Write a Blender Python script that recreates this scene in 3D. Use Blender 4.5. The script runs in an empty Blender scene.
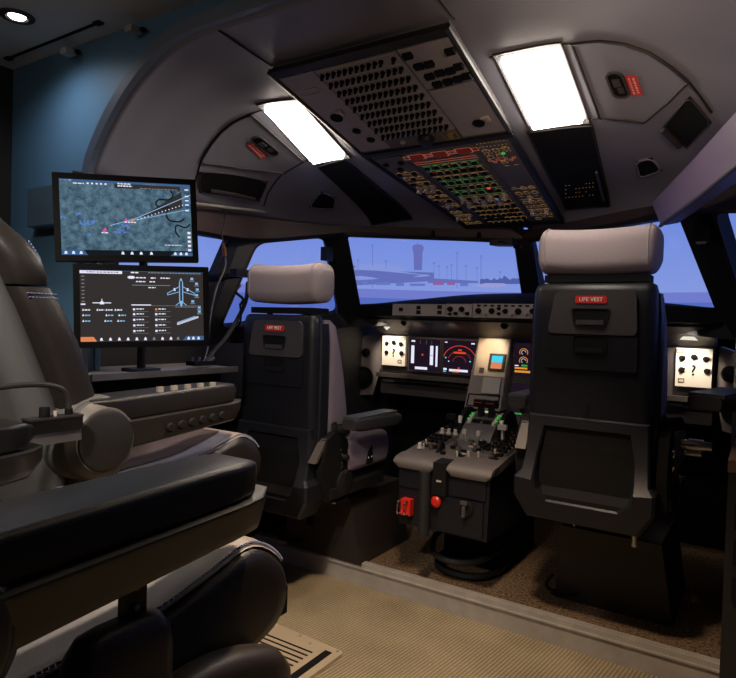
import bpy, bmesh, math, random
from mathutils import Vector, Matrix, Quaternion
random.seed(7)
SC = bpy.context.scene
COL = SC.collection
V = Vector
PI = math.pi

# ------------------------------------------------------------------ materials
def lin(c):
    c = c / 255.0
    return c / 12.92 if c <= 0.04045 else ((c + 0.055) / 1.055) ** 2.4

def rgb(*c):
    return (lin(c[0]), lin(c[1]), lin(c[2]), 1.0)

def mat(name, c, rough=0.5, metal=0.0, noise=0.0, nscale=60.0, bump=0.0, bscale=400.0, spec=0.5, coat=0.0):
    m = bpy.data.materials.new(name)
    m.use_nodes = True
    nt = m.node_tree
    b = nt.nodes['Principled BSDF']
    b.inputs['Base Color'].default_value = rgb(*c)
    b.inputs['Roughness'].default_value = rough
    b.inputs['Metallic'].default_value = metal
    b.inputs['Specular IOR Level'].default_value = spec
    b.inputs['Coat Weight'].default_value = coat
    tc = nt.nodes.new('ShaderNodeTexCoord')
    if noise > 0:
        n = nt.nodes.new('ShaderNodeTexNoise')
        n.inputs['Scale'].default_value = nscale
        n.inputs['Detail'].default_value = 4
        nt.links.new(tc.outputs['Object'], n.inputs['Vector'])
        r = nt.nodes.new('ShaderNodeMix')
        r.data_type = 'RGBA'
        a = [max(0, x * (1 - noise)) for x in rgb(*c)[:3]] + [1]
        d = [min(1, x * (1 + noise)) for x in rgb(*c)[:3]] + [1]
        r.inputs[6].default_value = a
        r.inputs[7].default_value = d
        mr = nt.nodes.new('ShaderNodeMapRange')
        mr.inputs[1].default_value = 0.3
        mr.inputs[2].default_value = 0.7
        nt.links.new(n.outputs['Fac'], mr.inputs[0])
        nt.links.new(mr.outputs[0], r.inputs[0])
        nt.links.new(r.outputs[2], b.inputs['Base Color'])
    if bump > 0:
        n2 = nt.nodes.new('ShaderNodeTexNoise')
        n2.inputs['Scale'].default_value = bscale
        n2.inputs['Detail'].default_value = 3
        nt.links.new(tc.outputs['Object'], n2.inputs['Vector'])
        bp = nt.nodes.new('ShaderNodeBump')
        bp.inputs['Strength'].default_value = bump
        bp.inputs['Distance'].default_value = 0.002
        nt.links.new(n2.outputs['Fac'], bp.inputs['Height'])
        nt.links.new(bp.outputs['Normal'], b.inputs['Normal'])
    return m

def emit(name, c, s=1.0):
    m = bpy.data.materials.new(name)
    m.use_nodes = True
    nt = m.node_tree
    nt.nodes.clear()
    e = nt.nodes.new('ShaderNodeEmission')
    e.inputs['Color'].default_value = rgb(*c)
    e.inputs['Strength'].default_value = s
    o = nt.nodes.new('ShaderNodeOutputMaterial')
    nt.links.new(e.outputs[0], o.inputs['Surface'])
    return m

M = {}
M['liner'] = mat('liner_paint', (116, 115, 127), 0.42, noise=0.05, nscale=3, bump=0.05, bscale=900)
M['liner2'] = mat('stowage_door_paint', (114, 113, 125), 0.42, bump=0.05, bscale=900)
M['liner_d'] = mat('header_paint', (62, 48, 46), 0.5)
M['seam'] = mat('seam_black', (14, 13, 13), 0.6)
M['blk'] = mat('black_plastic', (22, 21, 22), 0.5, bump=0.05, bscale=500)
M['blk2'] = mat('matte_black', (13, 12, 13), 0.75, spec=0.2)
M['gloss'] = mat('gloss_black', (8, 8, 9), 0.45, spec=0.08)
M['dark'] = mat('dark_grey_plastic', (46, 43, 44), 0.5, bump=0.08, bscale=600)
M['shell'] = mat('seat_shell_slate', (23, 23, 29), 0.42, bump=0.03, bscale=800, spec=0.35)
M['shellp'] = mat('seat_panel_grey', (62, 58, 61), 0.45, bump=0.04, bscale=800)
M['panel'] = mat('panel_grey', (122, 112, 108), 0.5, noise=0.04, nscale=20)
M['panel_d'] = mat('panel_dark_grey', (72, 67, 66), 0.5, noise=0.06, nscale=30)
M['ovh'] = mat('overhead_grey', (146, 141, 146), 0.5, noise=0.05, nscale=30)
M['ovh_d'] = mat('overhead_dark', (92, 90, 94), 0.55, noise=0.06, nscale=30)
M['white_p'] = mat('panel_white', (232, 222, 206), 0.4)
M['grey_l'] = mat('light_grey_plastic', (170, 162, 158), 0.45)
M['alu'] = mat('brushed_aluminium', (182, 180, 176), 0.34, metal=0.9, noise=0.12, nscale=12)
M['alu_d'] = mat('dull_aluminium', (150, 143, 136), 0.40, metal=0.25, noise=0.1, nscale=20)
M['chrome'] = mat('chrome', (205, 203, 200), 0.15, metal=1.0)
M['silver_p'] = mat('silver_painted_plastic', (112, 111, 110), 0.42, metal=0.15, bump=0.05, bscale=900)
M['carpet'] = mat('brown_carpet', (98, 80, 62), 0.95, noise=0.8, nscale=95, bump=1.0, bscale=260, spec=0.1)
M['fabric'] = mat('grey_fabric', (160, 148, 152), 0.9, noise=0.05, nscale=250, bump=0.35, bscale=700, spec=0.2)
M['fabric_l'] = mat('mauve_fabric', (128, 116, 126), 0.9, noise=0.06, nscale=250, bump=0.35, bscale=700, spec=0.2)
M['leather'] = mat('black_leather', (27, 25, 25), 0.34, noise=0.08, nscale=40, bump=0.25, bscale=420)
M['leather_b'] = mat('brown_black_leather', (44, 39, 37), 0.42, noise=0.08, nscale=40, bump=0.22, bscale=420)
M['leather_g'] = mat('grey_leather', (138, 130, 125), 0.4, noise=0.05, nscale=30, bump=0.22, bscale=420)
M['silver_d'] = mat('dark_silver_plastic', (104, 102, 99), 0.42, metal=0.15, bump=0.05, bscale=900)
M['lip'] = mat('lip_leather', (86, 80, 78), 0.5, bump=0.22, bscale=420)
M['step'] = mat('step_aluminium', (158, 152, 146), 0.40, metal=0.2, noise=0.1, nscale=20)
M['frame'] = mat('window_frame_black', (27, 27, 32), 0.5)
M['fcu'] = mat('autopilot_grey', (158, 148, 142), 0.5)
M['insert'] = mat('dark_mauve_fabric', (74, 64, 66), 0.92, noise=0.1, nscale=250, bump=0.4, bscale=700, spec=0.2)
M['armbody'] = mat('arm_grey_plastic', (36, 35, 35), 0.36, bump=0.12, bscale=700)
M['stitch'] = mat('blue_white_thread', (120, 130, 165), 0.8)
M['red'] = mat('placard_red', (198, 40, 28), 0.45)
M['redk'] = mat('knob_red', (190, 34, 22), 0.35)
M['white'] = mat('marking_white', (235, 230, 225), 0.5)
M['blue_w'] = mat('blue_wall_paint', (84, 122, 152), 0.55, noise=0.04, nscale=4)
M['rim'] = mat('rim_paint', (88, 100, 120), 0.5)
M['ceil'] = mat('aft_ceiling_grey', (196, 188, 180), 0.7, noise=0.03, nscale=8)
M['dwall'] = mat('dark_wall', (34, 30, 28), 0.8)
M['rubber'] = mat('rubber', (20, 19, 19), 0.65)
M['orange'] = mat('copper', (178, 112, 66), 0.3, metal=0.8)
M['knob'] = mat('knob_grey', (66, 62, 60), 0.45)
M['lever'] = mat('lever_white', (188, 178, 168), 0.4)
M['beige'] = mat('beige_plate', (184, 166, 140), 0.45, metal=0.3)
M['wood'] = mat('brown_console', (96, 70, 52), 0.6, noise=0.15, nscale=30)

def carpet_ribbed():
    m = mat('ribbed_carpet', (142, 122, 92), 0.95, spec=0.1)
    nt = m.node_tree
    b = nt.nodes['Principled BSDF']
    tc = nt.nodes.new('ShaderNodeTexCoord')
    w = nt.nodes.new('ShaderNodeTexWave')
    w.wave_type = 'BANDS'
    w.bands_direction = 'X'
    w.inputs['Scale'].default_value = 26
    w.inputs['Distortion'].default_value = 0.6
    w.inputs['Detail'].default_value = 3
    w.inputs['Detail Scale'].default_value = 8
    mp = nt.nodes.new('ShaderNodeMapping')
    mp.inputs['Rotation'].default_value = (0, 0, 0.12)
    nt.links.new(tc.outputs['Object'], mp.inputs['Vector'])
    nt.links.new(mp.outputs[0], w.inputs['Vector'])
    ck = nt.nodes.new('ShaderNodeTexNoise')
    ck.inputs['Scale'].default_value = 240
    nt.links.new(tc.outputs['Object'], ck.inputs['Vector'])
    big = nt.nodes.new('ShaderNodeTexNoise')
    big.inputs['Scale'].default_value = 5
    nt.links.new(tc.outputs['Object'], big.inputs['Vector'])
    a1 = nt.nodes.new('ShaderNodeMath'); a1.operation = 'MULTIPLY'
    nt.links.new(w.outputs['Fac'], a1.inputs[0]); nt.links.new(ck.outputs['Fac'], a1.inputs[1])
    a2 = nt.nodes.new('ShaderNodeMath'); a2.operation = 'MULTIPLY_ADD'
    nt.links.new(big.outputs['Fac'], a2.inputs[0]); a2.inputs[1].default_value = 0.5
    nt.links.new(a1.outputs[0], a2.inputs[2])
    r = nt.nodes.new('ShaderNodeValToRGB')
    r.color_ramp.elements[0].position = 0.1
    r.color_ramp.elements[0].color = rgb(96, 86, 68)
    r.color_ramp.elements[1].position = 0.95
    r.color_ramp.elements[1].color = rgb(164, 148, 120)
    nt.links.new(a2.outputs[0], r.inputs[0])
    nt.links.new(r.outputs[0], b.inputs['Base Color'])
    bp = nt.nodes.new('ShaderNodeBump')
    bp.inputs['Strength'].default_value = 0.7
    bp.inputs['Distance'].default_value = 0.003
    nt.links.new(a1.outputs[0], bp.inputs['Height'])
    nt.links.new(bp.outputs[0], b.inputs['Normal'])
    return m
M['ribbed'] = carpet_ribbed()

def glass():
    m = bpy.data.materials.new('window_glass')
    m.use_nodes = True
    nt = m.node_tree
    nt.nodes.clear()
    t = nt.nodes.new('ShaderNodeBsdfTransparent')
    t.inputs[0].default_value = (0.96, 0.97, 0.98, 1)
    g = nt.nodes.new('ShaderNodeBsdfGlossy')
    g.inputs['Roughness'].default_value = 0.03
    mx = nt.nodes.new('ShaderNodeMixShader')
    mx.inputs[0].default_value = 0.035
    o = nt.nodes.new('ShaderNodeOutputMaterial')
    nt.links.new(t.outputs[0], mx.inputs[1])
    nt.links.new(g.outputs[0], mx.inputs[2])
    nt.links.new(mx.outputs[0], o.inputs[0])
    return m
M['glass'] = glass()

# displays and lamps (things that give off light)
M['e_lamp'] = emit('dome_diffuser', (255, 240, 222), 28.0)
M['e_down'] = emit('downlight_bulb', (255, 244, 230), 9.0)
M['e_scr'] = emit('display_dark', (28, 18, 30), 1)
M['e_white'] = emit('display_white', (225, 225, 245), 1)
M['e_red'] = emit('display_red', (225, 70, 40), 1)
M['e_amber'] = emit('display_amber', (214, 140, 50), 1)
M['e_green'] = emit('display_green', (54, 150, 64), 1)
M['e_cyan'] = emit('display_cyan', (70, 205, 235), 1)
M['e_mag'] = emit('display_magenta', (225, 80, 160), 1)
M['e_legend'] = emit('legend_amber', (118, 88, 52), 1)
M['e_legendg'] = emit('legend_green', (62, 98, 54), 1)
M['e_legendr'] = emit('legend_orange_red', (168, 82, 56), 1)
M['e_fire'] = emit('fire_lamp', (62, 20, 18), 1)
M['e_map'] = None
M['e_page'] = emit('page_dark', (50, 46, 45), 1)
M['e_bar'] = emit('bar_blue', (58, 92, 134), 1)
M['e_grey'] = emit('display_grey', (120, 124, 132), 1)
M['e_pale'] = emit('display_pale_blue', (132, 178, 220), 1)
M['e_orng'] = emit('display_orange', (214, 128, 84), 1)
M['e_river'] = emit('map_river', (22, 26, 30), 1)
M['e_town'] = emit('map_town', (86, 124, 186), 1)

def map_mat():
    m = emit('map_ground', (50, 72, 84), 1)
    nt = m.node_tree
    e = [n for n in nt.nodes if n.type == 'EMISSION'][0]
    tc = nt.nodes.new('ShaderNodeTexCoord')
    n = nt.nodes.new('ShaderNodeTexNoise')
    n.inputs['Scale'].default_value = 38
    n.inputs['Detail'].default_value = 8
    n.inputs['Roughness'].default_value = 0.7
    nt.links.new(tc.outputs['Object'], n.inputs['Vector'])
    r = nt.nodes.new('ShaderNodeValToRGB')
    r.color_ramp.elements[0].position = 0.36
    r.color_ramp.elements[0].color = rgb(44, 66, 84)
    r.color_ramp.elements[1].position = 0.68
    r.color_ramp.elements[1].color = rgb(98, 128, 144)
    nt.links.new(n.outputs['Fac'], r.inputs[0])
    nt.links.new(r.outputs[0], e.inputs['Color'])
    return m
M['e_map'] = map_mat()

# ------------------------------------------------------------------ mesh builder
def frame(o, x, y):
    x = V(x).normalized()
    z = x.cross(V(y)).normalized()
    y = z.cross(x)
    m = Matrix((x, y, z)).transposed().to_4x4()
    m.translation = V(o)
    return m

def euler(rx=0, ry=0, rz=0, loc=(0, 0, 0)):
    from mathutils import Euler
    m = Euler((rx, ry, rz)).to_matrix().to_4x4()
    m.translation = V(loc)
    return m

def spline(pts, n=6, closed=False):
    pts = [V(p) for p in pts]
    out = []
    L = len(pts)
    rng = range(L if closed else L - 1)
    for i in rng:
        if closed:
            p0, p1, p2, p3 = pts[(i - 1) % L], pts[i], pts[(i + 1) % L], pts[(i + 2) % L]
        else:
            p1, p2 = pts[i], pts[i + 1]
            p0 = pts[i - 1] if i > 0 else p1 * 2 - p2
            p3 = pts[i + 2] if i + 2 < L else p2 * 2 - p1
        for k in range(n):
            t = k / n
            out.append(0.5 * ((2 * p1) + (p2 - p0) * t + (2 * p0 - 5 * p1 + 4 * p2 - p3) * t * t + (3 * p1 - p0 - 3 * p2 + p3) * t ** 3))
    if not closed:
        out.append(pts[-1])
    return out

def rrect(w, h, r, n=4, cx=0, cy=0):
    r = min(r, w / 2 - 1e-5, h / 2 - 1e-5)
    out = []
    for (sx, sy, a0) in ((1, 1, 0), (-1, 1, 90), (-1, -1, 180), (1, -1, 270)):
        for k in range(n + 1):
            a = math.radians(a0 + 90 * k / n)
            out.append((cx + sx * (w / 2 - r) + r * math.cos(a), cy + sy * (h / 2 - r) + r * math.sin(a)))
    return out

def roundpoly(pts, r=0.02, n=4):
    """Round the corners of a 2-D or 3-D polygon."""
    P = [V(p) for p in pts]
    L = len(P)
    out = []
    for i in range(L):
        a, b, c = P[i - 1], P[i], P[(i + 1) % L]
        rr = min(r, (a - b).length * 0.45, (c - b).length * 0.45)
        s = b + (a - b).normalized() * rr
        e = b + (c - b).normalized() * rr
        for k in range(n + 1):
            t = k / n
            out.append(s * (1 - t) ** 2 + b * 2 * t * (1 - t) + e * t * t)
    return out

class MB:
    def __init__(self):
        self.bm = bmesh.new()

    def _bev(self, faces, bev, seg):
        if bev <= 0:
            return
        es = set()
        for f in faces:
            es.update(f.edges)
        es = [e for e in es if len(e.link_faces) == 2 and e.calc_face_angle(0) > 0.5]
        if es:
            bmesh.ops.bevel(self.bm, geom=es, offset=bev, segments=seg, profile=0.5, affect='EDGES', clamp_overlap=True)

    def box(self, c, s, bev=0.0, seg=2, m=None):
        x, y, z = s[0] / 2, s[1] / 2, s[2] / 2
        P = [V((sx * x, sy * y, sz * z)) for sz in (-1, 1) for sx, sy in ((-1, -1), (1, -1), (1, 1), (-1, 1))]
        c = V(c)
        if m is None:
            P = [p + c for p in P]
        else:
            P = [m @ (p + c) for p in P]
        return self.hexa(P, bev, seg)

    def hexa(self, P, bev=0.0, seg=2):
        vs = [self.bm.verts.new(p) for p in P]
        fs = []
        for q in ((3, 2, 1, 0), (4, 5, 6, 7), (0, 1, 5, 4), (1, 2, 6, 5), (2, 3, 7, 6), (3, 0, 4, 7)):
            fs.append(self.bm.faces.new([vs[i] for i in q]))
        self._bev(fs, bev, seg)
        return self

    def loft(self, secs, cap=True, closed=False, ring=True):
        rows = [[self.bm.verts.new(V(p)) for p in s] for s in secs]
        n = len(rows[0])
        L = len(rows)
        for i in range(L if closed else L - 1):
            a, b = rows[i], rows[(i + 1) % L]
            for k in range(n if ring else n - 1):
                self.bm.faces.new((a[k], a[(k + 1) % n], b[(k + 1) % n], b[k]))
        if cap and not closed and ring:
            self.bm.faces.new(list(reversed(rows[0])))
            self.bm.faces.new(rows[-1])
        return self

    def prism(self, poly, ext, bev=0.0, seg=2):
        a = [self.bm.verts.new(V(p)) for p in poly]
        b = [self.bm.verts.new(V(p) + V(ext)) for p in poly]
        n = len(a)
        fs = [self.bm.faces.new(list(reversed(a))), self.bm.faces.new(b)]
        for k in range(n):
            fs.append(self.bm.faces.new((a[k], a[(k + 1) % n], b[(k + 1) % n], b[k])))
        self._bev(fs, bev, seg)
        return self

    def ring(self, outer, inner, ext):
        """Frame between two loops of equal count, with thickness."""
        e = V(ext)
        return self.loft([[V(p) for p in outer], [V(p) for p in inner], [V(p) + e for p in inner], [V(p) + e for p in outer]], cap=False, closed=True)

    def cyl(self, p0, p1, r0, r1=None, n=16, cap=True):
        r1 = r0 if r1 is None else r1
        return self.tube([p0, p1], [r0, r1], n, cap)

    def tube(self, pts, r, n=8, cap=True):
        pts = [V(p) for p in pts]
        rs = r if isinstance(r, (list, tuple)) else [r] * len(pts)
        secs = []
        up = None
        for i, p in enumerate(pts):
            t = (pts[min(i + 1, len(pts) - 1)] - pts[max(i - 1, 0)]).normalized()
            if up is None:
                up = V((0, 0, 1)) if abs(t.z) < 0.9 else V((1, 0, 0))
            x = t.cross(up).normalized()
            up = x.cross(t).normalized()
            secs.append([p + (x * math.cos(2 * PI * k / n) + up * math.sin(2 * PI * k / n)) * rs[i] for k in range(n)])
        return self.loft(secs, cap)

    def lathe(self, prof, o, axis, n=24):
        """prof: list of (radius, height along axis)."""
        ax = V(axis).normalized()
        u = ax.orthogonal().normalized()
        w = ax.cross(u)
        o = V(o)
        secs = [[o + ax * h + (u * math.cos(2 * PI * k / n) + w * math.sin(2 * PI * k / n)) * max(r, 1e-4) for k in range(n)] for r, h in prof]
        return self.loft(secs, True)

    def ball(self, c, r, nu=14, nv=9):
        r = V(r) if not isinstance(r, (int, float)) else V((r, r, r))
        secs = []
        for i in range(nv + 1):
            a = -PI / 2 + PI * (0.02 + 0.96 * i / nv)
            secs.append([V(c) + V((r.x * math.cos(a) * math.cos(2 * PI * k / nu), r.y * math.cos(a) * math.sin(2 * PI * k / nu), r.z * math.sin(a))) for k in range(nu)])
        return self.loft(secs, True)

    def face(self, pts):
        self.bm.faces.new([self.bm.verts.new(V(p)) for p in pts])
        return self

    def build(self, name, m, parent=None, smooth=True, ang=35, keep=False):
        if not keep:
            bmesh.ops.recalc_face_normals(self.bm, faces=self.bm.faces)
        me = bpy.data.meshes.new(name)
        self.bm.to_mesh(me)
        self.bm.free()
        me.materials.append(m)
        if smooth:
            for p in me.polygons:
                p.use_smooth = True
            me.set_sharp_from_angle(angle=math.radians(ang))
        o = bpy.data.objects.new(name, me)
        COL.objects.link(o)
        if parent is not None:
            o.parent = parent
        return o

def islands(b, limit=8):
    """Few separate marks of one colour become parts of their own; many stay one printed pattern."""
    todo = set(b.bm.verts)
    groups = []
    while todo:
        st = [todo.pop()]
        g = list(st)
        while st:
            for e in st.pop().link_edges:
                for q in e.verts:
                    if q in todo:
                        todo.discard(q); g.append(q); st.append(q)
        groups.append(g)
    if len(groups) < 2 or len(groups) > limit:
        return [b]
    out = []
    for g in groups:
        n = MB()
        mp = {q: n.bm.verts.new(q.co) for q in g}
        for f in {f for q in g for f in q.link_faces}:
            n.bm.faces.new([mp[q] for q in f.verts])
        out.append(n)
    b.bm.free()
    return out

def thing(name, label, cat, loc=(0, 0, 0), rotz=0.0, group=None, mw=None):
    o = bpy.data.objects.new(name, None)
    COL.objects.link(o)
    o.empty_display_size = 0.05
    if mw is not None:
        o.matrix_world = mw
        o.matrix_basis = mw
    else:
        o.location = loc
        o.rotation_euler = (0, 0, rotz)
    o['label'] = label
    o['category'] = cat
    if group:
        o['group'] = group
    return o

def tag(o, label, cat, group=None):
    o['label'] = label
    o['category'] = cat
    if group:
        o['group'] = group
    return o

def struct(o):
    o['kind'] = 'structure'
    return o

def sempty(name, loc=(0, 0, 0)):
    o = bpy.data.objects.new(name, None)
    COL.objects.link(o)
    o.location = loc
    o['kind'] = 'structure'
    return o

def text(name, s, size, m, mat_, parent=None, ext=0.0006):
    """Flat lettering: m places the text plane (x right, y up)."""
    cu = bpy.data.curves.new(name, 'FONT')
    cu.body = s
    cu.size = size
    cu.align_x = 'CENTER'
    cu.align_y = 'CENTER'
    cu.extrude = ext
    cu.offset = size * 0.012
    tmp = bpy.data.objects.new(name + '_tmp', cu)
    COL.objects.link(tmp)
    dg = bpy.context.evaluated_depsgraph_get()
    me = bpy.data.meshes.new_from_object(tmp.evaluated_get(dg))
    COL.objects.unlink(tmp)
    bpy.data.objects.remove(tmp)
    me.transform(m)
    me.materials.clear()
    me.materials.append(mat_)
    o = bpy.data.objects.new(name, me)
    COL.objects.link(o)
    if parent is not None:
        o.parent = parent
    return o

# ------------------------------------------------------------------ camera
F_PX = 618.0
CAM = V((1.0, 0.0, 1.0))
yaw, pit, rol = math.radians(32.8), math.radians(-1.4), math.radians(1.74)
cf = V((-math.sin(yaw) * math.cos(pit), math.cos(yaw) * math.cos(pit), math.sin(pit)))
cr = V((math.cos(yaw), math.sin(yaw), 0))
cu_ = cr.cross(cf)
cr, cu_ = cr * math.cos(rol) + cu_ * math.sin(rol), cu_ * math.cos(rol) - cr * math.sin(rol)
cam = bpy.data.cameras.new('camera')
co = bpy.data.objects.new('camera', cam)
COL.objects.link(co)
mw = Matrix((cr, cu_, -cf)).transposed().to_4x4()
mw.translation = CAM
co.matrix_world = mw
cam.sensor_fit = 'HORIZONTAL'
cam.sensor_width = 36
cam.lens = F_PX / 736 * 36
cam.clip_start = 0.02
SC.camera = co

def at(px, py, X=None, Y=None, Z=None, d=None):
    """World point seen at a photo pixel, on the given plane."""
    v = cf + cr * ((px - 368) / F_PX) - cu_ * ((py - 339) / F_PX)
    if d is not None:
        t = d
    elif X is not None:
        t = (X - CAM.x) / v.x
    elif Y is not None:
        t = (Y - CAM.y) / v.y
    else:
        t = (Z - CAM.z) / v.z
    return CAM + v * t

def interp(tab, x):
    if x <= tab[0][0]:
        return tab[0][1]
    for (a, b), (c, d) in zip(tab, tab[1:]):
        if x <= c:
            return b + (d - b) * (x - a) / (c - a)
    return tab[-1][1]

# ================================================================== SETTING
ZL = -0.085
o = struct(MB().box((0, 2.83, ZL / 2), (2.5, 1.36, -ZL)).build('floor', M['carpet']))
o = struct(MB().box((0, 0.5, ZL - 0.03), (3.2, 3.36, 0.06)).build('floor', M['ribbed']))
# aluminium step nosing along the edge of the raised floor
b = MB()
b.box((0, 2.137, ZL / 2), (2.5, 0.012, -ZL))
b.box((0, 2.148, 0.004), (2.5, 0.034, 0.008), 0.003, 1)
b.box((0, 2.128, -0.012), (2.5, 0.010, 0.006), 0.002, 1)
for k in range(2):
    b.box((0, 2.142 + 0.012 * k, 0.009), (2.5, 0.005, 0.003))
struct(b.build('trim_1', M['step']))

# aft room
struct(MB().box((0, 0.02, 1.965), (3.1, 2.48, 0.07)).build('ceiling', M['ceil']))
struct(MB().box((-1.49, 0.02, 0.95), (0.06, 2.48, 2.1)).build('wall_left', M['dwall']))
struct(MB().box((1.55, 0.02, 0.95), (0.06, 2.48, 2.1)).build('wall_right', M['dwall']))
struct(MB().box((0, -1.22, 0.95), (3.1, 0.06, 2.1)).build('wall_back', M['dwall']))

# ---- flight-deck liner: a height field narrowing to the windscreen
HW = [(1.18, 0.840), (1.25, 0.880), (1.40, 0.945), (1.6, 0.985), (1.9, 1.0), (2.1, 0.99), (2.2, 0.95), (2.3, 0.885), (2.45, 0.745), (2.6, 0.51), (2.75, 0.262), (2.86, 0.085), (2.9, 0.02)]
ZC = [(1.18, 1.798), (1.25, 1.795), (1.43, 1.776), (1.63, 1.739), (1.93, 1.644), (2.2, 1.592), (2.74, 1.508), (2.9, 1.48)]
ZB = [(1.18, 1.44), (1.6, 1.452), (2.0, 1.465), (2.45, 1.465), (2.9, 1.455)]
HWR = [(1.18, 1.13), (1.6, 1.09), (1.9, 1.04), (2.1, 1.0)] + HW[6:]     # the cabin is wider on the near side
def hw(x, y):
    return interp(HW if x < 0 else HWR, y)
def lz(x, y):
    w, zc, zb = hw(x, y), interp(ZC, y), interp(ZB, y)
    s = min(1.0, abs(x) / w)
    t = max(0.0, (s - 0.4) / 0.6)
    return zc - (zc - zb) * (1 - max(0.0, 1 - t ** 2.1) ** 0.85)
def lnorm(x, y):
    e = 0.006
    gx = (lz(x + e, y) - lz(x - e, y)) / (2 * e)
    gy = (lz(x, y + e) - lz(x, y - e)) / (2 * e)
    return V((gx, gy, -1)).normalized()          # towards the cabin
def LP(x, y, off=0.0):
    return V((x, y, lz(x, y))) + lnorm(x, y) * off
def hit(px, py, off=0.0):
    """Where the sight line through a photo pixel meets the liner."""
    v = cf + cr * ((px - 368) / F_PX) - cu_ * ((py - 339) / F_PX)
    t = 1.0
    while t < 4.0:
        p = CAM + v * t
        if p.y > 1.19 and abs(p.x) < hw(p.x, p.y) and p.z > lz(p.x, p.y):
            return (p.x, p.y)
        t += 0.002
    return None

ys = [1.19 + 1.70 * k / 56 for k in range(57)]
ts = [-1 + 2 * k / 64 for k in range(65)]
b = MB()
b.loft([[(t * hw(t, y), y, lz(t * hw(t, y), y)) for t in ts] for y in ys], cap=False, ring=False)
o = b.build('ceiling', M['liner'], ang=60)
struct(o)
md = o.modifiers.new('thick', 'SOLIDIFY'); md.thickness = 0.012; md.offset = 1
# make sure the solidify grows upwards, away from the cabin
if o.data.polygons[len(o.data.polygons) // 2].normal.z < 0:
    md.offset = 1

# rim of the cut-open shell and the blue bulkhead around it
def arch(y, off):
    pts = []
    for k in range(15):
        pts.append(V((-hw(-1, y) - off, y, -0.08 + 1.50 * k / 14)))
    for t in ts[1:-1]:
        x = t * hw(t, y)
        p = V((x, y, lz(x, y)))
        e = 0.004
        gx = (lz(x + e, y) - lz(x - e, y)) / (2 * e)
        n = V((-gx, 0, 1)).normalized()
        pts.append(p + n * off)
    for k in range(15):
        pts.append(V((hw(1, y) + off, y, 1.42 - 1.50 * k / 14)))
    return pts
b = MB()
A0, A1, A2 = arch(1.19, 0.0), arch(1.19, 0.035), arch(1.19, 0.008)
b.loft([[p + V((0, -0.02, 0)) for p in A0], [p + V((0, -0.02, 0)) for p in A1], arch(1.262, 0.03), [p + V((0, 0.002, 0)) for p in A2], [p + V((0, 0.002, 0)) for p in A0]], cap=False, closed=True, ring=False)
struct(b.build('trim_2', M['rim'], ang=50))
b = MB()
inner = arch(1.255, 0.022)
def to_rect(p):
    c = V((0, 0, 0.9))
    d = V((p.x, 0, p.z - 0.9))
    k = min((1.47 / abs(d.x)) if abs(d.x) > 1e-6 else 99, (1.06 / abs(d.z)) if abs(d.z) > 1e-6 else 99)
    return V((d.x * k, 1.255, 0.9 + d.z * k))
inn = [V((p.x, 1.255, p.z)) for p in inner]
outr = [to_rect(p) for p in inner]
b.loft([outr, inn, [p + V((0, 0.02, 0)) for p in inn], [p + V((0, 0.02, 0)) for p in outr]], cap=False, closed=True, ring=False)
struct(b.build('wall_bulkhead', M['blue_w'], ang=50))
# seam lines where liner panels meet
b = MB()
for pts in ([(-0.30, 1.21), (-0.30, 1.43)], [(0.31, 1.21), (0.31, 1.43)]):
    b.tube([LP(x, y, 0.001) for x, y in pts], 0.0035, 6)
struct(b.build('trim_3', M['seam']))

# header beam over the windows
def header(sx):
    secs = []
    hp = [(y, w) for y, w in (HW if sx < 0 else HWR) if 1.18 <= y <= 2.9]
    hp = hp[:-1] + [(2.895, 0.0)]
    sp = spline([(w, y, 0) for y, w in hp], 4)
    for i, p in enumerate(sp):
        y = p.y
        zl = interp([(1.2, 1.345), (2.0, 1.355), (2.2, 1.375), (2.45, 1.425), (2.9, 1.418)], y)
        zt = interp(ZB, y) + 0.012
        t = (sp[min(i + 1, len(sp) - 1)] - sp[max(i - 1, 0)])
        n = V((t.y, -t.x, 0)).normalized()                # outwards
        if i == len(sp) - 1:
            n = V((0, 1, 0))
        q = p - n * 0.012
        secs.append([(sx * q.x, q.y, zl + 0.012), (sx * q.x, q.y, zt), (sx * (p.x + n.x * 0.055), p.y + n.y * 0.055, zt + 0.01), (sx * (p.x + n.x * 0.055), p.y + n.y * 0.055, zl), (sx * (p.x + n.x * 0.005), p.y + n.y * 0.005, zl)])
    b = MB()
    b.loft(secs, True)
    # bright lip and thin conduit running along the beam
    return b
struct(header(-1).build('trim_4', M['liner_d'], ang=40))
struct(header(1).build('trim_5', M['liner_d'], ang=40))

# thin bright conduit along the left header
b = MB()
b.tube(spline([at(188, 203, X=-0.945), at(215, 206, X=-0.945), at(250, 210, X=-0.945), at(285, 213.5, X=-0.94)], 5), 0.007, 8)
struct(b.build('trim_8', M['alu_d']))
# boxy valance along the top of the right-hand windows
c = at(690, 168, Y=2.0)
vt = thing('window_valance', 'boxy beam lit purple along the top of the right-hand windows', 'valance', c)
va = [at(652, 203, Y=2.30), at(690, 163, Y=2.0), at(736, 112, Y=1.62)]
vb = [at(661, 226, Y=2.30), at(696, 200, Y=2.0), at(736, 168, Y=1.62)]
va.append(va[2] + (va[2] - va[1]) * 0.9); vb.append(vb[2] + (vb[2] - vb[1]) * 0.9)
b = MB()
b.loft([[p - c, q - c, q - c + V((0.05, 0.03, 0.012)), p - c + V((0.06, 0.035, 0.02))] for p, q in zip(va, vb)], True)
b.build('valance_body', mat('valance_paint', (98, 84, 110), 0.5), vt, ang=25)
b = MB()
b.tube([q - c + V((-0.002, -0.002, 0.0)) for q in vb], 0.006, 8)
b.build('valance_lip', M['dark'], vt)
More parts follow.
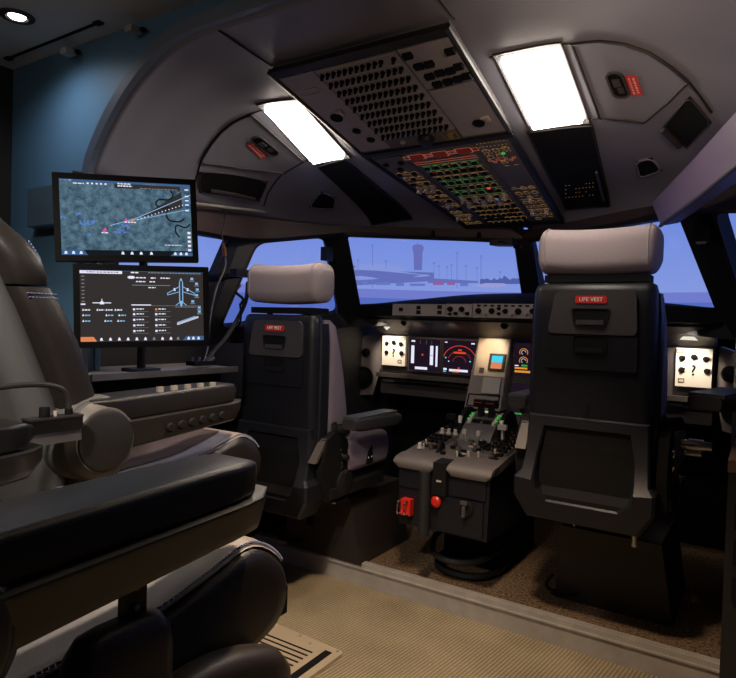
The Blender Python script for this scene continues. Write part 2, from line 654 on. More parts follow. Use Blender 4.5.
# ---- windows: ring frames that share their posts
WIN = {
    'wind': ([(-0.72, 2.447, 1.424), (-0.035, 2.88, 1.412), (-0.035, 3.13, 1.13), (-0.845, 2.782, 1.06)],
             [(-0.775, 2.435, 1.475), (0, 2.92, 1.475), (0, 3.17, 1.06), (-0.895, 2.765, 0.98)]),
    'side': ([(-1.005, 2.135, 1.36), (-0.83, 2.425, 1.418), (-0.94, 2.72, 1.045), (-1.085, 1.99, 0.955)],
             [(-1.035, 2.075, 1.42), (-0.775, 2.435, 1.475), (-0.895, 2.765, 0.98), (-1.13, 1.935, 0.88)]),
    'rear': ([(-1.045, 1.45, 1.372), (-1.055, 2.025, 1.385), (-1.10, 1.85, 0.97), (-1.10, 1.45, 0.97)],
             [(-1.04, 1.26, 1.42), (-1.035, 2.075, 1.42), (-1.13, 1.935, 0.88), (-1.13, 1.26, 0.88)]),
}
wn = 0
for key in ('wind', 'side', 'rear'):
    for sx in (-1, 1):
        wn += 1
        inn, out = WIN[key]
        inn = [V((-sx * p[0], p[1], p[2])) for p in inn]
        out = [V((-sx * p[0], p[1], p[2])) for p in out]
        rad = 0.05 if key == 'side' else 0.03
        ri = roundpoly(inn, rad, 5)
        ro = []
        for q in out:
            ro += [q] * 6
        cen = sum(inn, V()) / 4
        n = (inn[1] - inn[0]).cross(inn[2] - inn[0]).normalized()
        if n.dot(cen - V((0, 1.9, 1.2))) < 0:
            n = -n
        w = sempty('window_%d' % wn, cen)
        b = MB()
        # avoid zero-size faces: spread the outer points a little around each corner
        so = roundpoly(out, 0.012, 5)
        b.ring([p - cen for p in so], [p - cen for p in ri], n * 0.045)
        b.build('window_frame', M['frame'], w, ang=30)
        g = MB()
        big = [p + (p - cen).normalized() * 0.012 for p in ri]
        g.prism([p - cen + n * 0.028 for p in big], n * 0.006)
        g.build('window_pane', M['glass'], w, smooth=False)
        # rubber gasket
        g = MB()
        g.tube([p - cen + n * 0.002 for p in ri + ri[:1]], 0.006, 6)
        g.build('window_gasket', M['rubber'], w)

# centre post cover and side-post covers are part of the shell
b = MB()
b.hexa([(-0.045, 2.865, 1.47), (0.045, 2.865, 1.47), (0.03, 2.93, 1.47), (-0.03, 2.93, 1.47),
        (-0.05, 3.09, 1.10), (0.05, 3.09, 1.10), (0.03, 3.17, 1.10), (-0.03, 3.17, 1.10)], 0.01)
struct(b.build('trim_6', M['blk']))

# lower side walls and nose wall
def lower(sx):
    pl = [(-1.13, 1.26), (-1.13, 1.935), (-0.9, 2.77), (-0.92, 3.3)]
    b = MB()
    secs = []
    for x, y in pl:
        zt = interp([(1.26, 0.9), (1.935, 0.9), (2.77, 1.0), (3.3, 1.0)], y)
        secs.append([(sx * -x, y, 0), (sx * -x, y, zt), (sx * (-x + 0.05), y + 0.01, zt), (sx * (-x + 0.05), y + 0.01, 0)])
    b.loft(secs, True)
    return b
struct(lower(-1).build('wall_port', M['dark']))
struct(lower(1).build('wall_starboard', M['dark']))
struct(MB().box((0, 3.32, 0.5), (1.9, 0.05, 1.0)).build('wall_nose', M['blk2']))

# ================================================================== OUTSIDE VIEW: the simulator's picture screen
SCO = V((0, 1.9, 0))
SR = 3.2
def scr(px, py, r=SR):
    v = cf + cr * ((px - 368) / F_PX) - cu_ * ((py - 339) / F_PX)
    a = v.x ** 2 + v.y ** 2
    d = CAM - SCO
    bb = 2 * (d.x * v.x + d.y * v.y)
    c = d.x ** 2 + d.y ** 2 - r * r
    t = (-bb + math.sqrt(bb * bb - 4 * a * c)) / (2 * a)
    return CAM + v * t
def ang_z(p):
    return math.atan2(p.x - SCO.x, p.y - SCO.y), p.z
def sp_(a, z, r):
    return V((SCO.x + r * math.sin(a), SCO.y + r * math.cos(a), z))
def sky_mat():
    m = emit('sky_picture', (120, 145, 232), 1.0)
    nt = m.node_tree
    e = [n for n in nt.nodes if n.type == 'EMISSION'][0]
    tc = nt.nodes.new('ShaderNodeTexCoord')
    sx = nt.nodes.new('ShaderNodeSeparateXYZ')
    nt.links.new(tc.outputs['Object'], sx.inputs[0])
    mr = nt.nodes.new('ShaderNodeMapRange')
    mr.inputs[1].default_value = 1.3
    mr.inputs[2].default_value = 2.1
    nt.links.new(sx.outputs['Z'], mr.inputs[0])
    r = nt.nodes.new('ShaderNodeValToRGB')
    r.color_ramp.elements[0].color = rgb(136, 156, 226)
    r.color_ramp.elements[1].color = rgb(104, 134, 226)
    nt.links.new(mr.outputs[0], r.inputs[0])
    nt.links.new(r.outputs[0], e.inputs['Color'])
    return m
HZ = 1.30
screen = thing('projection_screen', 'curved blue screen picturing an airport outside the cockpit windows', 'screen', (0, 1.9, 0))
def cyl_strip(z0, z1, r, a0=-2.0, a1=2.0, n=64, th=0.02):
    b = MB()
    secs = []
    for k in range(n + 1):
        a = a0 + (a1 - a0) * k / n
        secs.append([sp_(a, z0, r) - SCO, sp_(a, z1, r) - SCO, sp_(a, z1, r + th) - SCO, sp_(a, z0, r + th) - SCO])
    b.loft(secs, True)
    return b
cyl_strip(-0.3, 3.2, SR).build('screen_surface', sky_mat(), screen, ang=60)
cyl_strip(-0.28, HZ, SR - 0.012, th=0.008).build('apron_picture', emit('apron_picture', (116, 126, 206), 1), screen, ang=60)
cyl_strip(-0.26, HZ - 0.075, SR - 0.024, th=0.008).build('tarmac_picture', emit('tarmac_picture', (88, 110, 194), 1), screen, ang=60)
E_ = {'twr': emit('tower_picture', (106, 112, 186), 1), 'term': emit('terminal_picture', (102, 112, 186), 1), 'roof': emit('roof_picture', (138, 154, 222), 1),
      'mast': emit('mast_picture', (106, 120, 196), 1), 'tree': emit('tree_picture', (84, 98, 166), 1), 'jet': emit('jet_picture', (156, 158, 220), 1), 'redt': emit('truck_picture', (148, 96, 160), 1)}
lay = [0]
def pic(name, polys, m):
    """A shape of the screen picture, lying on the screen surface."""
    lay[0] += 1
    r = SR - 0.030 - 0.0015 * lay[0]
    b = MB()
    for poly in polys:
        pts = []
        L = len(poly)
        for i in range(L):
            p, q = poly[i], poly[(i + 1) % L]
            st = max(1, int(abs(q[0] - p[0]) / 12))
            for k in range(st):
                pts.append((p[0] + (q[0] - p[0]) * k / st, p[1] + (q[1] - p[1]) * k / st))
        b.prism([scr(x, y, r) - SCO for x, y in pts], (scr(pts[0][0], pts[0][1], r + 0.001) - scr(pts[0][0], pts[0][1], r)))
    return b.build(name, m, screen, smooth=False)
def R4(x0, y0, x1, y1):
    return [(x0, y0), (x1, y0), (x1, y1), (x0, y1)]
pic('terminal_roof', [[(345, 272), (352, 265), (375, 263.5), (398, 266), (406, 270), (433, 276), (433, 279), (345, 279)], [(352, 275), (398, 273), (400, 278), (352, 279)]], E_['roof'])
pic('terminal_building', [[(345, 270), (372, 270), (402, 271.5), (434, 272.5), (434, 281), (345, 286)], [(428, 278), (478, 281), (478, 283), (428, 283)], [(345, 263), (352, 264), (361, 270), (356, 271), (350, 267)]], E_['term'])
pic('terminal_wing', [[(352, 276.5), (385, 274.5), (400, 277.5), (400, 280), (352, 280)]], E_['roof'])
pic('control_tower', [[(413.5, 253), (422.5, 253), (422, 270), (414, 270)], [(412, 247), (424, 247), (422.5, 253), (413.5, 253)], [(414, 244.5), (421.5, 244.5), (423.5, 247), (412.5, 247)], R4(417.3, 242.5, 418, 245)], E_['twr'])
for (x, y0, y1, w) in ((372.5, 245, 288, 0.8), (358, 260, 285, 0.7), (386, 261, 284, 0.7), (434, 263, 282, 0.5), (439, 266, 282, 0.5), (447, 267, 282, 0.5), (451.5, 265, 284, 0.6), (457, 253, 288, 0.8), (466, 266, 282, 0.5), (477, 268, 282, 0.5), (481, 256, 286, 0.8), (500, 272, 282, 0.5), (517, 261, 284, 0.6)):
    pic('light_mast', [R4(x - w * 0.36, y0, x + w * 0.36, y1), R4(x - 1.2, y0 - 0.5, x + 1.2, y0 + 0.5)], E_['mast'])
random.seed(3)
poly = [(480, 284)]
for k in range(26):
    poly.append((480 + k * 2.0, 280.2 - random.random() * 2.6 - (2.4 if k in (12, 13) else 0)))
poly.append((532, 284))
pic('tree_line', [poly], E_['tree'])
pic('parked_aircraft', [[(478, 284.5), (486, 283), (504, 283.3), (508, 285.5), (498, 287.5), (482, 287.5), (472, 285)]], E_['jet'])
pic('service_truck', [R4(433, 281, 444, 285), R4(447, 282, 455, 285)], E_['redt'])
pic('ground_equipment', [R4(362, 281, 368, 285), R4(376, 282, 390, 285), R4(396, 283, 404, 286), R4(410, 283.5, 425, 286), R4(460, 283, 468, 286)], E_['mast'])

# ================================================================== LINER FITTINGS
def coons(A, B_, nu, nv, o0, o1):
    """Thick patch on the liner between two (x, y) curves."""
    def samp(c, t):
        c = [V((p[0], p[1], 0)) for p in c]
        ls = [(q - p).length for p, q in zip(c, c[1:])]
        d = t * sum(ls)
        for p, q, l in zip(c, c[1:], ls):
            if d <= l + 1e-9:
                return p + (q - p) * (d / max(l, 1e-9))
            d -= l
        return c[-1]
    b = MB()
    top, bot = [], []
    for i in range(nu + 1):
        a, c = samp(A, i / nu), samp(B_, i / nu)
        r = [a + (c - a) * (j / nv) for j in range(nv + 1)]
        top.append([LP(p.x, p.y, o1) for p in r])
        bot.append([LP(p.x, p.y, o0) for p in r])
    tv = [[b.bm.verts.new(p) for p in r] for r in top]
    bv = [[b.bm.verts.new(p) for p in r] for r in bot]
    for i in range(nu):
        for j in range(nv):
            b.bm.faces.new((tv[i][j], tv[i + 1][j], tv[i + 1][j + 1], tv[i][j + 1]))
            b.bm.faces.new((bv[i][j], bv[i][j + 1], bv[i + 1][j + 1], bv[i + 1][j]))
    for i in range(nu):
        for j in (0, nv):
            b.bm.faces.new((tv[i][j], tv[i + 1][j], bv[i + 1][j], bv[i][j]))
    for j in range(nv):
        for i in (0, nu):
            b.bm.faces.new((tv[i][j], tv[i][j + 1], bv[i][j + 1], bv[i][j]))
    return b
def dens(pts, step=0.03):
    out = []
    for p, q in zip(pts, pts[1:]):
        n = max(1, int(math.hypot(q[0] - p[0], q[1] - p[1]) / step))
        for k in range(n):
            out.append((p[0] + (q[0] - p[0]) * k / n, p[1] + (q[1] - p[1]) * k / n))
    return out + [pts[-1]]
def sline(pts, off=0.001, r=0.0035):
    b = MB()
    b.tube([LP(x, y, off) for x, y in dens(pts)], r, 6)
    return b

# dome lights: bright panels set either side of the overhead panel
for side, q in (('left', [(298, 103), (265, 107), (314, 160), (344, 154)]), ('right', [(502, 58), (557, 48), (583, 118), (534, 125)])):
    h = [hit(*p) for p in q]
    cx = sum(p[0] for p in h) / 4
    cy = sum(p[1] for p in h) / 4
    t = thing('dome_light', 'bright warm dome light panel on the %s of the overhead panels' % side, 'ceiling light', LP(cx, cy))
    def loc(o):
        o.data.transform(Matrix.Translation(-LP(cx, cy)))
        o.parent = t
    ia, oa, of, if_ = h
    g = 0.022
    def grow(p, k):
        return (cx + (p[0] - cx) * (1 + k), cy + (p[1] - cy) * (1 + k * 0.8))
    G = [grow(p, 0.22) for p in h]
    loc(coons([G[0], G[1]], [G[3], G[2]], 8, 10, -0.006, 0.003).build('light_frame', M['liner2']))
    loc(coons([ia, oa], [if_, of], 8, 10, 0.002, 0.018).build('diffuser', M['e_lamp']))
    b = MB()
    b.tube([LP(x, y, 0.003) for x, y in dens([G[0], G[1], G[2], G[3], G[0]])], 0.003, 6)
    loc(b.build('light_gasket', M['seam']))
    for p in G:
        p = grow(p, -0.06)
        b = MB(); b.lathe([(0.006, 0), (0.004, 0.003)], LP(p[0], p[1], 0.002), lnorm(p[0], p[1]), 10)
        loc(b.build('screw', M['alu_d']))

# stowage doors with red placards
DOORS = {
    'left': dict(aft=[(251, 114), (243, 117), (233, 122), (222, 131), (211, 144), (204, 155), (201, 161)], fwd=[(304, 161), (283, 173), (245, 168), (205, 163)], hand=[(255, 137), (275, 153)], plac=[(250, 142), (264, 156)]),
    'right': dict(aft=[(572, 43), (600, 40), (625, 43), (650, 52), (672, 66), (689, 81)], fwd=[(600, 117), (622, 118), (645, 121), (668, 102), (687, 83)], hand=[(614, 72), (623, 94)], plac=[(631, 74), (638, 94)]),
}
for side in ('left', 'right'):
    D = DOORS[side]
    A = [hit(*p) for p in D['aft']]
    B_ = [hit(*p) for p in D['fwd']]
    c = LP(*A[len(A) // 2])
    t = thing('stowage_door', 'curved grey overhead stowage door with red placard, %s dome light' % ('left of the left' if side == 'left' else 'right of the right'), 'stowage door', c)
    def loc(o, p=None):
        o.data.transform(Matrix.Translation(-c))
        o.parent = p or t
        return o
    loc(coons(A, B_, 18, 8, -0.004, 0.004).build('door_panel', M['liner2'], ang=50))
    b = MB()
    loop = dens(A + list(reversed(B_)) + A[:1])
    b.tube([LP(x, y, 0.003) for x, y in loop], 0.0045, 6)
    loc(b.build('door_seal', M['seam']))
    # finger recess
    h0, h1 = hit(*D['hand'][0]), hit(*D['hand'][1])
    mid = ((h0[0] + h1[0]) / 2, (h0[1] + h1[1]) / 2)
    n = lnorm(*mid)
    dx = LP(*h1) - LP(*h0)
    fm = frame(LP(mid[0], mid[1], 0.004), dx, n.cross(dx))
    L = dx.length * 1.05
    b = MB()
    b.prism([fm @ V((x, y, 0)) for x, y in rrect(L, 0.037, 0.017, 5)], n * 0.002)
    loc(b.build('handle_recess', M['blk2']))
    b = MB()
    b.ring([fm @ V((x, y, 0)) for x, y in rrect(L + 0.012, 0.049, 0.023, 5)], [fm @ V((x, y, 0)) for x, y in rrect(L, 0.037, 0.017, 5)], n * 0.005)
    b.box((-L * 0.12, 0, 0.003), (0.03, 0.020, 0.006), 0.004, 2, fm @ Matrix.Rotation(0, 4, 'Z'))
    b.box((L * 0.2, 0.004, 0.003), (0.022, 0.016, 0.006), 0.004, 2, fm)
    loc(b.build('latch', M['dark']))
    p0, p1 = hit(*D['plac'][0]), hit(*D['plac'][1])
    mid = ((p0[0] + p1[0]) / 2, (p0[1] + p1[1]) / 2)
    n = lnorm(*mid)
    dx = LP(*p1) - LP(*p0)
    fm = frame(LP(mid[0], mid[1], 0.0045), dx, n.cross(dx))
    L = dx.length
    b = MB()
    b.prism([fm @ V((x, y, 0)) for x, y in rrect(L, 0.030, 0.003, 2)], n * 0.0015)
    pl = loc(b.build('placard', M['red']))
    pl['label'] = 'red placard with two lines of small lettering'
    b = MB()
    random.seed(4)
    for row in (-0.006, 0.006):
        x = -L * 0.42
        while x < L * 0.38:
            w = random.uniform(0.004, 0.012)
            b.prism([fm @ V((x + a * w, row + c2 * 0.0028, 0.0016 if fm.to_3x3().col[2].dot(n) > 0 else -0.0016)) for a, c2 in ((0, -1), (1, -1), (1, 1), (0, 1))], n * 0.0004)
            x += w + 0.004
    o = b.build('lettering', mat('placard_lettering', (235, 170, 160), 0.5), pl)
    o.data.transform(Matrix.Translation(-c))

# open pockets and round/triangular speakers outboard of the doors
def liner_patch(px, off0, off1, m, name, parent, c, n=8):
    h = [hit(*p) for p in px]
    h = [p for p in h if p]
    o = coons([h[0], h[1]], [h[3], h[2]], n, n, off0, off1).build(name, m, parent, ang=50)
    o.data.transform(Matrix.Translation(-c))
    return h
def rim_tube(h, off, r, m, name, parent, c):
    b = MB()
    pts = roundpoly([(p[0], p[1], 0) for p in h], 0.03, 4)
    pts = dens([(p.x, p.y) for p in pts] + [(pts[0].x, pts[0].y)])
    b.tube([LP(x, y, off) for x, y in pts], r, 6)
    o = b.build(name, m, parent)
    o.data.transform(Matrix.Translation(-c))
for side, q in (('left', [(199, 171), (268, 181), (259, 201), (199, 192)]), ('right', [(690, 95), (712, 122), (687, 148), (664, 125)])):
    h = [hit(*p) for p in q]
    ok = [p for p in h if p]
    c = LP(*ok[0])
    t = thing('stowage_pocket', 'dark open stowage pocket under the %s stowage door' % side, 'pocket', c)
    if len(ok) == 4:
        liner_patch(q, 0.001, 0.004, M['blk2'], 'pocket_shade_patch', t, c)  # flat black patch painted in for the shade inside the pocket
        rim_tube(ok, 0.003, 0.003, M['dark'], 'pocket_rim', t, c)
        # inner shelf seen in the opening
        a, b2 = V((ok[3][0], ok[3][1], 0)), V((ok[2][0], ok[2][1], 0))
        bb = MB()
        pts = [a + (b2 - a) * k / 8 for k in range(1, 8)]
        bb.tube([LP(p.x * 0.985, p.y, 0.006) for p in pts], 0.008, 6)
        o = bb.build('pocket_lip', M['dark'], t)
        o.data.transform(Matrix.Translation(-c))
    else:
        print('POCKET MISS', side, h)
for side, q in (('left', [(309, 207), (321, 191), (336, 197), (334, 209)]), ('right', [(636, 161), (652, 157), (662, 170), (640, 177)])):
    h = [hit(*p) for p in q]
    ok = [p for p in h if p]
    if len(ok) < 4:
        print('SPK MISS', side, h); continue
    c = LP(*ok[0])
    t = thing('ceiling_speaker', 'small dark speaker opening in the %s of the liner ahead of the stowage pocket' % side, 'speaker', c)
    liner_patch(q, 0.001, 0.004, M['blk2'], 'speaker_opening', t, c)
    rim_tube(ok, 0.003, 0.004, M['liner2'], 'speaker_rim', t, c)
# black panels ahead of the dome lights (either side of the switch panel)
for side, q in (('left', [(318, 166), (344, 158), (412, 218), (372, 224)]), ('right', [(528, 131), (592, 124), (610, 205), (566, 208)])):
    h = [hit(*p) for p in q]
    if None in h:
        print('SIDE MISS', side, h); continue
    c = LP(*h[0])
    t = thing('overhead_side_panel', 'black %s overhead panel ahead of the dome light%s' % (('right-hand', ' with tiny amber legends') if side == 'right' else ('left-hand', ', blank')), 'panel', c)
    o = coons([h[0], h[1]], [h[3], h[2]], 6, 8, -0.002, 0.006).build('panel_plate', M['blk2'], t)
    o.data.transform(Matrix.Translation(-c))
    b = MB()
    b.tube([LP(x, y, 0.005) for x, y in dens(h + h[:1])], 0.004, 6)
    o = b.build('panel_edge', M['blk'], t)
    o.data.transform(Matrix.Translation(-c))
    if side == 'right':
        b = MB()
        for j, y in enumerate((184, 188, 192, 196)):
            for i in range(9):
                if random.random() < 0.75:
                    p = hit(566 + i * 3.4, y - i * 0.35)
                    if p:
                        b.lathe([(0.0022, 0), (0.0018, 0.001)], LP(p[0], p[1], 0.006), lnorm(*p), 6)
        o = b.build('amber_legend', M['e_legend'], t)
        o['kind'] = 'stuff'
        o.data.transform(Matrix.Translation(-c))
        pa, pb = hit(597, 168), hit(605, 196)
        b = MB()
        b.tube([LP(pa[0], pa[1], 0.014), LP(pb[0], pb[1], 0.02)], 0.005, 8)
        o = b.build('grab_rod', M['knob'], t)
        o.data.transform(Matrix.Translation(-c))

# curved seam lines of the liner panels
b = MB()
for px in ([(201, 161), (198, 172), (194, 186), (192, 200)], [(283, 173), (275, 182), (268, 193), (264, 206)], [(304, 161), (345, 155)],
           [(689, 81), (700, 95), (712, 112)], [(645, 121), (628, 118), (600, 117), (560, 124)], [(251, 114), (300, 100)], [(572, 43), (490, 57)]):
    h = [hit(*p) for p in px]
    h = [p for p in h if p]
    if len(h) > 1:
        b.tube([LP(x, y, 0.001) for x, y in dens(h)], 0.003, 6)
struct(b.build('trim_7', M['seam']))

# ================================================================== OVERHEAD PANELS
def quad_m(p0, p1):
    """Frame at p0 with y running towards p1 (forward, down) and z facing the cabin."""
    p0, p1 = V(p0), V(p1)
    y = (p1 - p0).normalized()
    x = V((-1, 0, 0))                       # so that z = x cross y points down
    return frame(p0, x, y)
def copy_part(src, parent, name=None):
    c = src.copy()
    COL.objects.link(c)
    c.parent = parent
    return c

# --- aft: circuit breakers
mA = quad_m((0, 1.425, 1.758), (0, 1.915, 1.638))
LA = 0.505
t = thing('circuit_breaker_panel', 'aft overhead panel filled with rows of black circuit breakers', 'overhead panel', mw=mA)
def U(u, v, w0=0.295, w1=0.285, L=LA):
    w = w0 + (w1 - w0) * v
    return ((0.5 - u) * 2 * w, v * L)       # u = 0 at the left edge in the photo
def slab(u0, v0, u1, v1, z0, z1, bev, w0, w1, L):
    P = []
    for z in (z0, z1):
        for u, v in ((u0, v0), (u1, v0), (u1, v1), (u0, v1)):
            x, y = U(u, v, w0, w1, L)
            P.append((x, y, z))
    return MB().hexa(P, bev, 2)
slab(0, 0, 1, 1, -0.02, 0.008, 0, 0.295, 0.285, LA).build('backing_plate', M['ovh_d'], t)
b = MB()
for u in (0.0, 1.0):
    x0, y0 = U(u, -0.02); x1, y1 = U(u, 1.0)
    b.cyl((x0, y0, 0.008), (x1, y1, 0.008), 0.010, n=8)
x0, y0 = U(-0.01, 0); x1, y1 = U(1.01, 0)
b.box(((x0 + x1) / 2, 0.004, 0.006), (0.60, 0.03, 0.016), 0.003)
b.build('panel_frame', M['blk'], t)
slab(0.245, 0.05, 0.715, 0.86, 0.008, 0.014, 0.002, 0.295, 0.285, LA).build('breaker_plate', M['ovh'], t)
slab(0.725, 0.05, 0.985, 0.42, 0.008, 0.013, 0.002, 0.295, 0.285, LA).build('switch_plate', M['ovh'], t)
slab(0.725, 0.44, 0.985, 0.97, 0.008, 0.012, 0.002, 0.295, 0.285, LA).build('blank_plate', M['ovh'], t)
slab(0.015, 0.05, 0.235, 0.97, 0.008, 0.012, 0.002, 0.295, 0.285, LA).build('blank_plate', M['ovh'], t)
cb = None
cnt = 0
rest = MB()
strips = MB()
for r in range(9):
    v = 0.10 + r * 0.088
    x0, y0 = U(0.26, v - 0.034); x1, _ = U(0.70, v)
    strips.box(((x0 + x1) / 2, y0, 0.0145), (abs(x1 - x0), 0.004, 0.0015))
    for k in range(13):
        if r == 0 and k in (11,):
            continue
        u = 0.268 + k * 0.0347
        x, y = U(u, v)
        if cnt < 100:
            if cb is None:
                m = MB()
                m.lathe([(0.0072, 0.0), (0.0072, 0.006), (0.0048, 0.007), (0.0048, 0.016), (0.0036, 0.0175)], (0, 0, 0), (0, 0, 1), 10)
                cb = m.build('circuit_breaker', M['blk2'], t)
                c = cb
            else:
                c = copy_part(cb, t)
            c.location = (x, y, 0.014)
            cnt += 1
        else:
            rest.lathe([(0.0072, 0.0), (0.0072, 0.006), (0.0048, 0.007), (0.0048, 0.016), (0.0036, 0.0175)], (x, y, 0.014), (0, 0, 1), 10)
o = rest.build('circuit_breaker', M['blk2'], t)
o['kind'] = 'stuff'
strips.build('legend_strip', M['grey_l'], t)
sw = None
for i, (u, v) in enumerate(((0.76, 0.10), (0.775, 0.20), (0.83, 0.20), (0.79, 0.30), (0.85, 0.29), (0.905, 0.29), (0.96, 0.14), (0.955, 0.27), (0.80, 0.38), (0.86, 0.375), (0.915, 0.37), (0.965, 0.36))):
    x, y = U(u, v)
    if sw is None:
        m = MB()
        m.box((0, 0, 0.005), (0.026, 0.020, 0.010), 0.003)
        sw = m.build('switch_guard', M['blk2'], t)
        c = sw
    else:
        c = copy_part(sw, t)
    c.location = (x, y, 0.013)
# speakers/outlets, round air outlet and oxygen placard
for (u, v, r) in ((0.10, 0.52, 0.022), (0.135, 0.70, 0.015), (0.165, 0.83, 0.015), (0.865, 0.84, 0.020)):
    x, y = U(u, v)
    m = MB()
    m.lathe([(r, 0), (r, 0.004), (r * 0.8, 0.005), (r * 0.7, 0.001), (r * 0.2, 0.002)], (x, y, 0.012), (0, 0, 1), 20)
    m.build('round_outlet', M['blk2'], t)
x, y = U(0.50, 0.93)
m = MB(); m.lathe([(0.030, 0), (0.030, 0.008), (0.024, 0.02), (0.012, 0.024)], (x, y, 0.008), (0, 0, 1), 24)
m.build('reading_lamp', M['blk'], t)
x, y = U(0.34, 0.93)
m = MB(); m.lathe([(0.010, 0), (0.009, 0.006)], (x, y, 0.008), (0, 0, 1), 16); m.build('round_knob', M['lever'], t)
x, y = U(0.655, 0.93)
m = MB(); m.ring([(x + a, y + c, 0.009) for a, c in rrect(0.052, 0.056, 0.003, 2)], [(x + a, y + c, 0.009) for a, c in rrect(0.044, 0.048, 0.003, 2)], (0, 0, 0.002))
m.box((x, y + 0.006, 0.012), (0.014, 0.03, 0.006), 0.003); m.box((x - 0.008, y - 0.012, 0.012), (0.02, 0.010, 0.006), 0.003)
m.build('guarded_handle', mat('placard_yellow', (150, 128, 72), 0.5), t)
for (u, v) in ((0.165, 0.47), (0.93, 0.80)):
    x, y = U(u, v)
    m = MB(); m.box((x, y, 0.016), (0.012, 0.024, 0.008), 0.002); m.box((x + 0.012, y - 0.006, 0.016), (0.014, 0.008, 0.006), 0.002)
    m.build('toggle_lever', M['lever'], t)
x, y = U(0.10, 0.22)
m = MB(); m.ring([(x + a, y + c, 0.012) for a, c in rrect(0.08, 0.03, 0.004, 2)], [(x + a, y + c, 0.012) for a, c in rrect(0.074, 0.024, 0.004, 2)], (0, 0, 0.0015))
m.build('placard_outline', M['grey_l'], t)

# --- forward: system switches
mF = quad_m((0, 1.930, 1.631), (0, 2.74, 1.487))
LF = 0.823
t = thing('overhead_switch_panel', 'forward overhead panel crowded with amber and green lit switches', 'overhead panel', mw=mF)
W0, W1 = 0.283, 0.228
def UF(u, v):
    return U(u, v, W0, W1, LF)
slab(0, 0, 1, 1, -0.02, 0.006, 0, W0, W1, LF).build('backing_plate', M['ovh_d'], t)
b = MB()
for u in (0.0, 1.0):
    x0, y0 = UF(u, 0); x1, y1 = UF(u, 1.0)
    b.cyl((x0, y0, 0.006), (x1, y1, 0.006), 0.010, n=8)
b.box((0, -0.002, 0.004), (0.58, 0.022, 0.018), 0.003)
b.box((0, LF + 0.004, 0.0), (0.47, 0.03, 0.03), 0.006)
b.build('panel_frame', M['blk'], t)
slab(0.03, 0.04, 0.235, 0.97, 0.006, 0.010, 0.002, W0, W1, LF).build('module_plate', M['ovh_d'], t)
slab(0.255, 0.02, 0.735, 0.97, 0.006, 0.010, 0.002, W0, W1, LF).build('module_plate', M['ovh_d'], t)
slab(0.755, 0.04, 0.97, 0.97, 0.006, 0.010, 0.002, W0, W1, LF).build('module_plate', M['ovh_d'], t)
# legends: printed outlines and flow lines that are lit from behind
def rect_outline(b, x, y, w, h, th=0.0012, z=0.0105):
    b.ring([(x + a * w / 2, y + c * h / 2, z) for a, c in ((-1, -1), (1, -1), (1, 1), (-1, 1))], [(x + a * (w / 2 - th), y + c * (h / 2 - th), z) for a, c in ((-1, -1), (1, -1), (1, 1), (-1, 1))], (0, 0, 0.0006))
def hline(b, u0, u1, v, th=0.0018):
    x0, y0 = UF(u0, v); x1, _ = UF(u1, v)
    b.box(((x0 + x1) / 2, y0, 0.0107), (abs(x1 - x0), th, 0.0008))
def vline(b, u, v0, v1, th=0.0018):
    x0, y0 = UF(u, v0); x1, y1 = UF(u, v1)
    b.box(((x0 + x1) / 2, (y0 + y1) / 2, 0.0107), (th, abs(y1 - y0), 0.0008))
am, gr, rd = MB(), MB(), MB()
sw = kn = None
random.seed(11)
sc_ = [0, 0]
def switch(u, v):
    global sw
    x, y = UF(u, v)
    if sw is None:
        m = MB(); m.box((0, 0, 0.004), (0.017, 0.017, 0.008), 0.002)
        sw = m.build('push_switch', M['blk2'], t); c = sw
    else:
        c = copy_part(sw, t)
    c.location = (x, y, 0.010)
    sc_[0] += 1
def knob(u, v):
    global kn
    x, y = UF(u, v)
    if kn is None:
        m = MB(); m.lathe([(0.014, 0), (0.014, 0.004), (0.009, 0.005), (0.008, 0.018), (0.006, 0.02)], (0, 0, 0), (0, 0, 1), 14)
        m.box((0, 0, 0.021), (0.005, 0.024, 0.006), 0.001)
        kn = m.build('rotary_knob', M['lever'], t); c = kn
    else:
        c = copy_part(kn, t)
    c.location = (x, y, 0.010)
    c.rotation_euler = (0, 0, random.uniform(-0.8, 0.8))
    sc_[1] += 1
# fire row
for i, u in enumerate((0.335, 0.50, 0.665)):
    x, y = UF(u, 0.07)
    m = MB(); m.box((x, y, 0.014), (0.042, 0.026, 0.010), 0.004); m.build('fire_guard', M['e_fire'], t)
    rect_outline(rd, x, y, 0.058, 0.040, 0.0014)
    for du in (-0.075, 0.075):
        x2, y2 = UF(u + du, 0.07)
        rect_outline(rd, x2, y2, 0.022, 0.024, 0.0014)
for v in (0.125, 0.145):
    hline(rd, 0.27, 0.72, v, 0.0012)
rows = [(0.19, 6), (0.25, 7), (0.31, 6), (0.37, 7), (0.44, 7), (0.51, 6), (0.58, 7), (0.65, 6), (0.72, 8), (0.78, 8), (0.84, 8), (0.90, 8), (0.95, 7)]
for j, (v, n) in enumerate(rows):
    for k in range(n):
        u = 0.285 + (k + 0.5) * 0.42 / n
        if j in (6, 7) and k % 2 == 0:
            knob(u, v)
        elif sc_[0] < 95:
            switch(u, v)
        x, y = UF(u, v)
        bb = gr if (j in (0, 1, 3, 5) and random.random() < 0.55) else am
        if random.random() < 0.8:
            rect_outline(bb, x, y, 0.022, 0.022, 0.0012)
        if random.random() < 0.75:
            bb.box((x + random.uniform(-0.004, 0.004), y - 0.015, 0.0107), (random.uniform(0.008, 0.02), 0.0022, 0.0006))
for v in (0.165, 0.22, 0.34, 0.405, 0.475, 0.545):
    hline(gr, 0.29, 0.71, v, 0.0016)
for u in (0.33, 0.46, 0.55, 0.66):
    vline(gr, u, 0.165, 0.22); vline(gr, u, 0.34, 0.405); vline(gr, u, 0.475, 0.545)
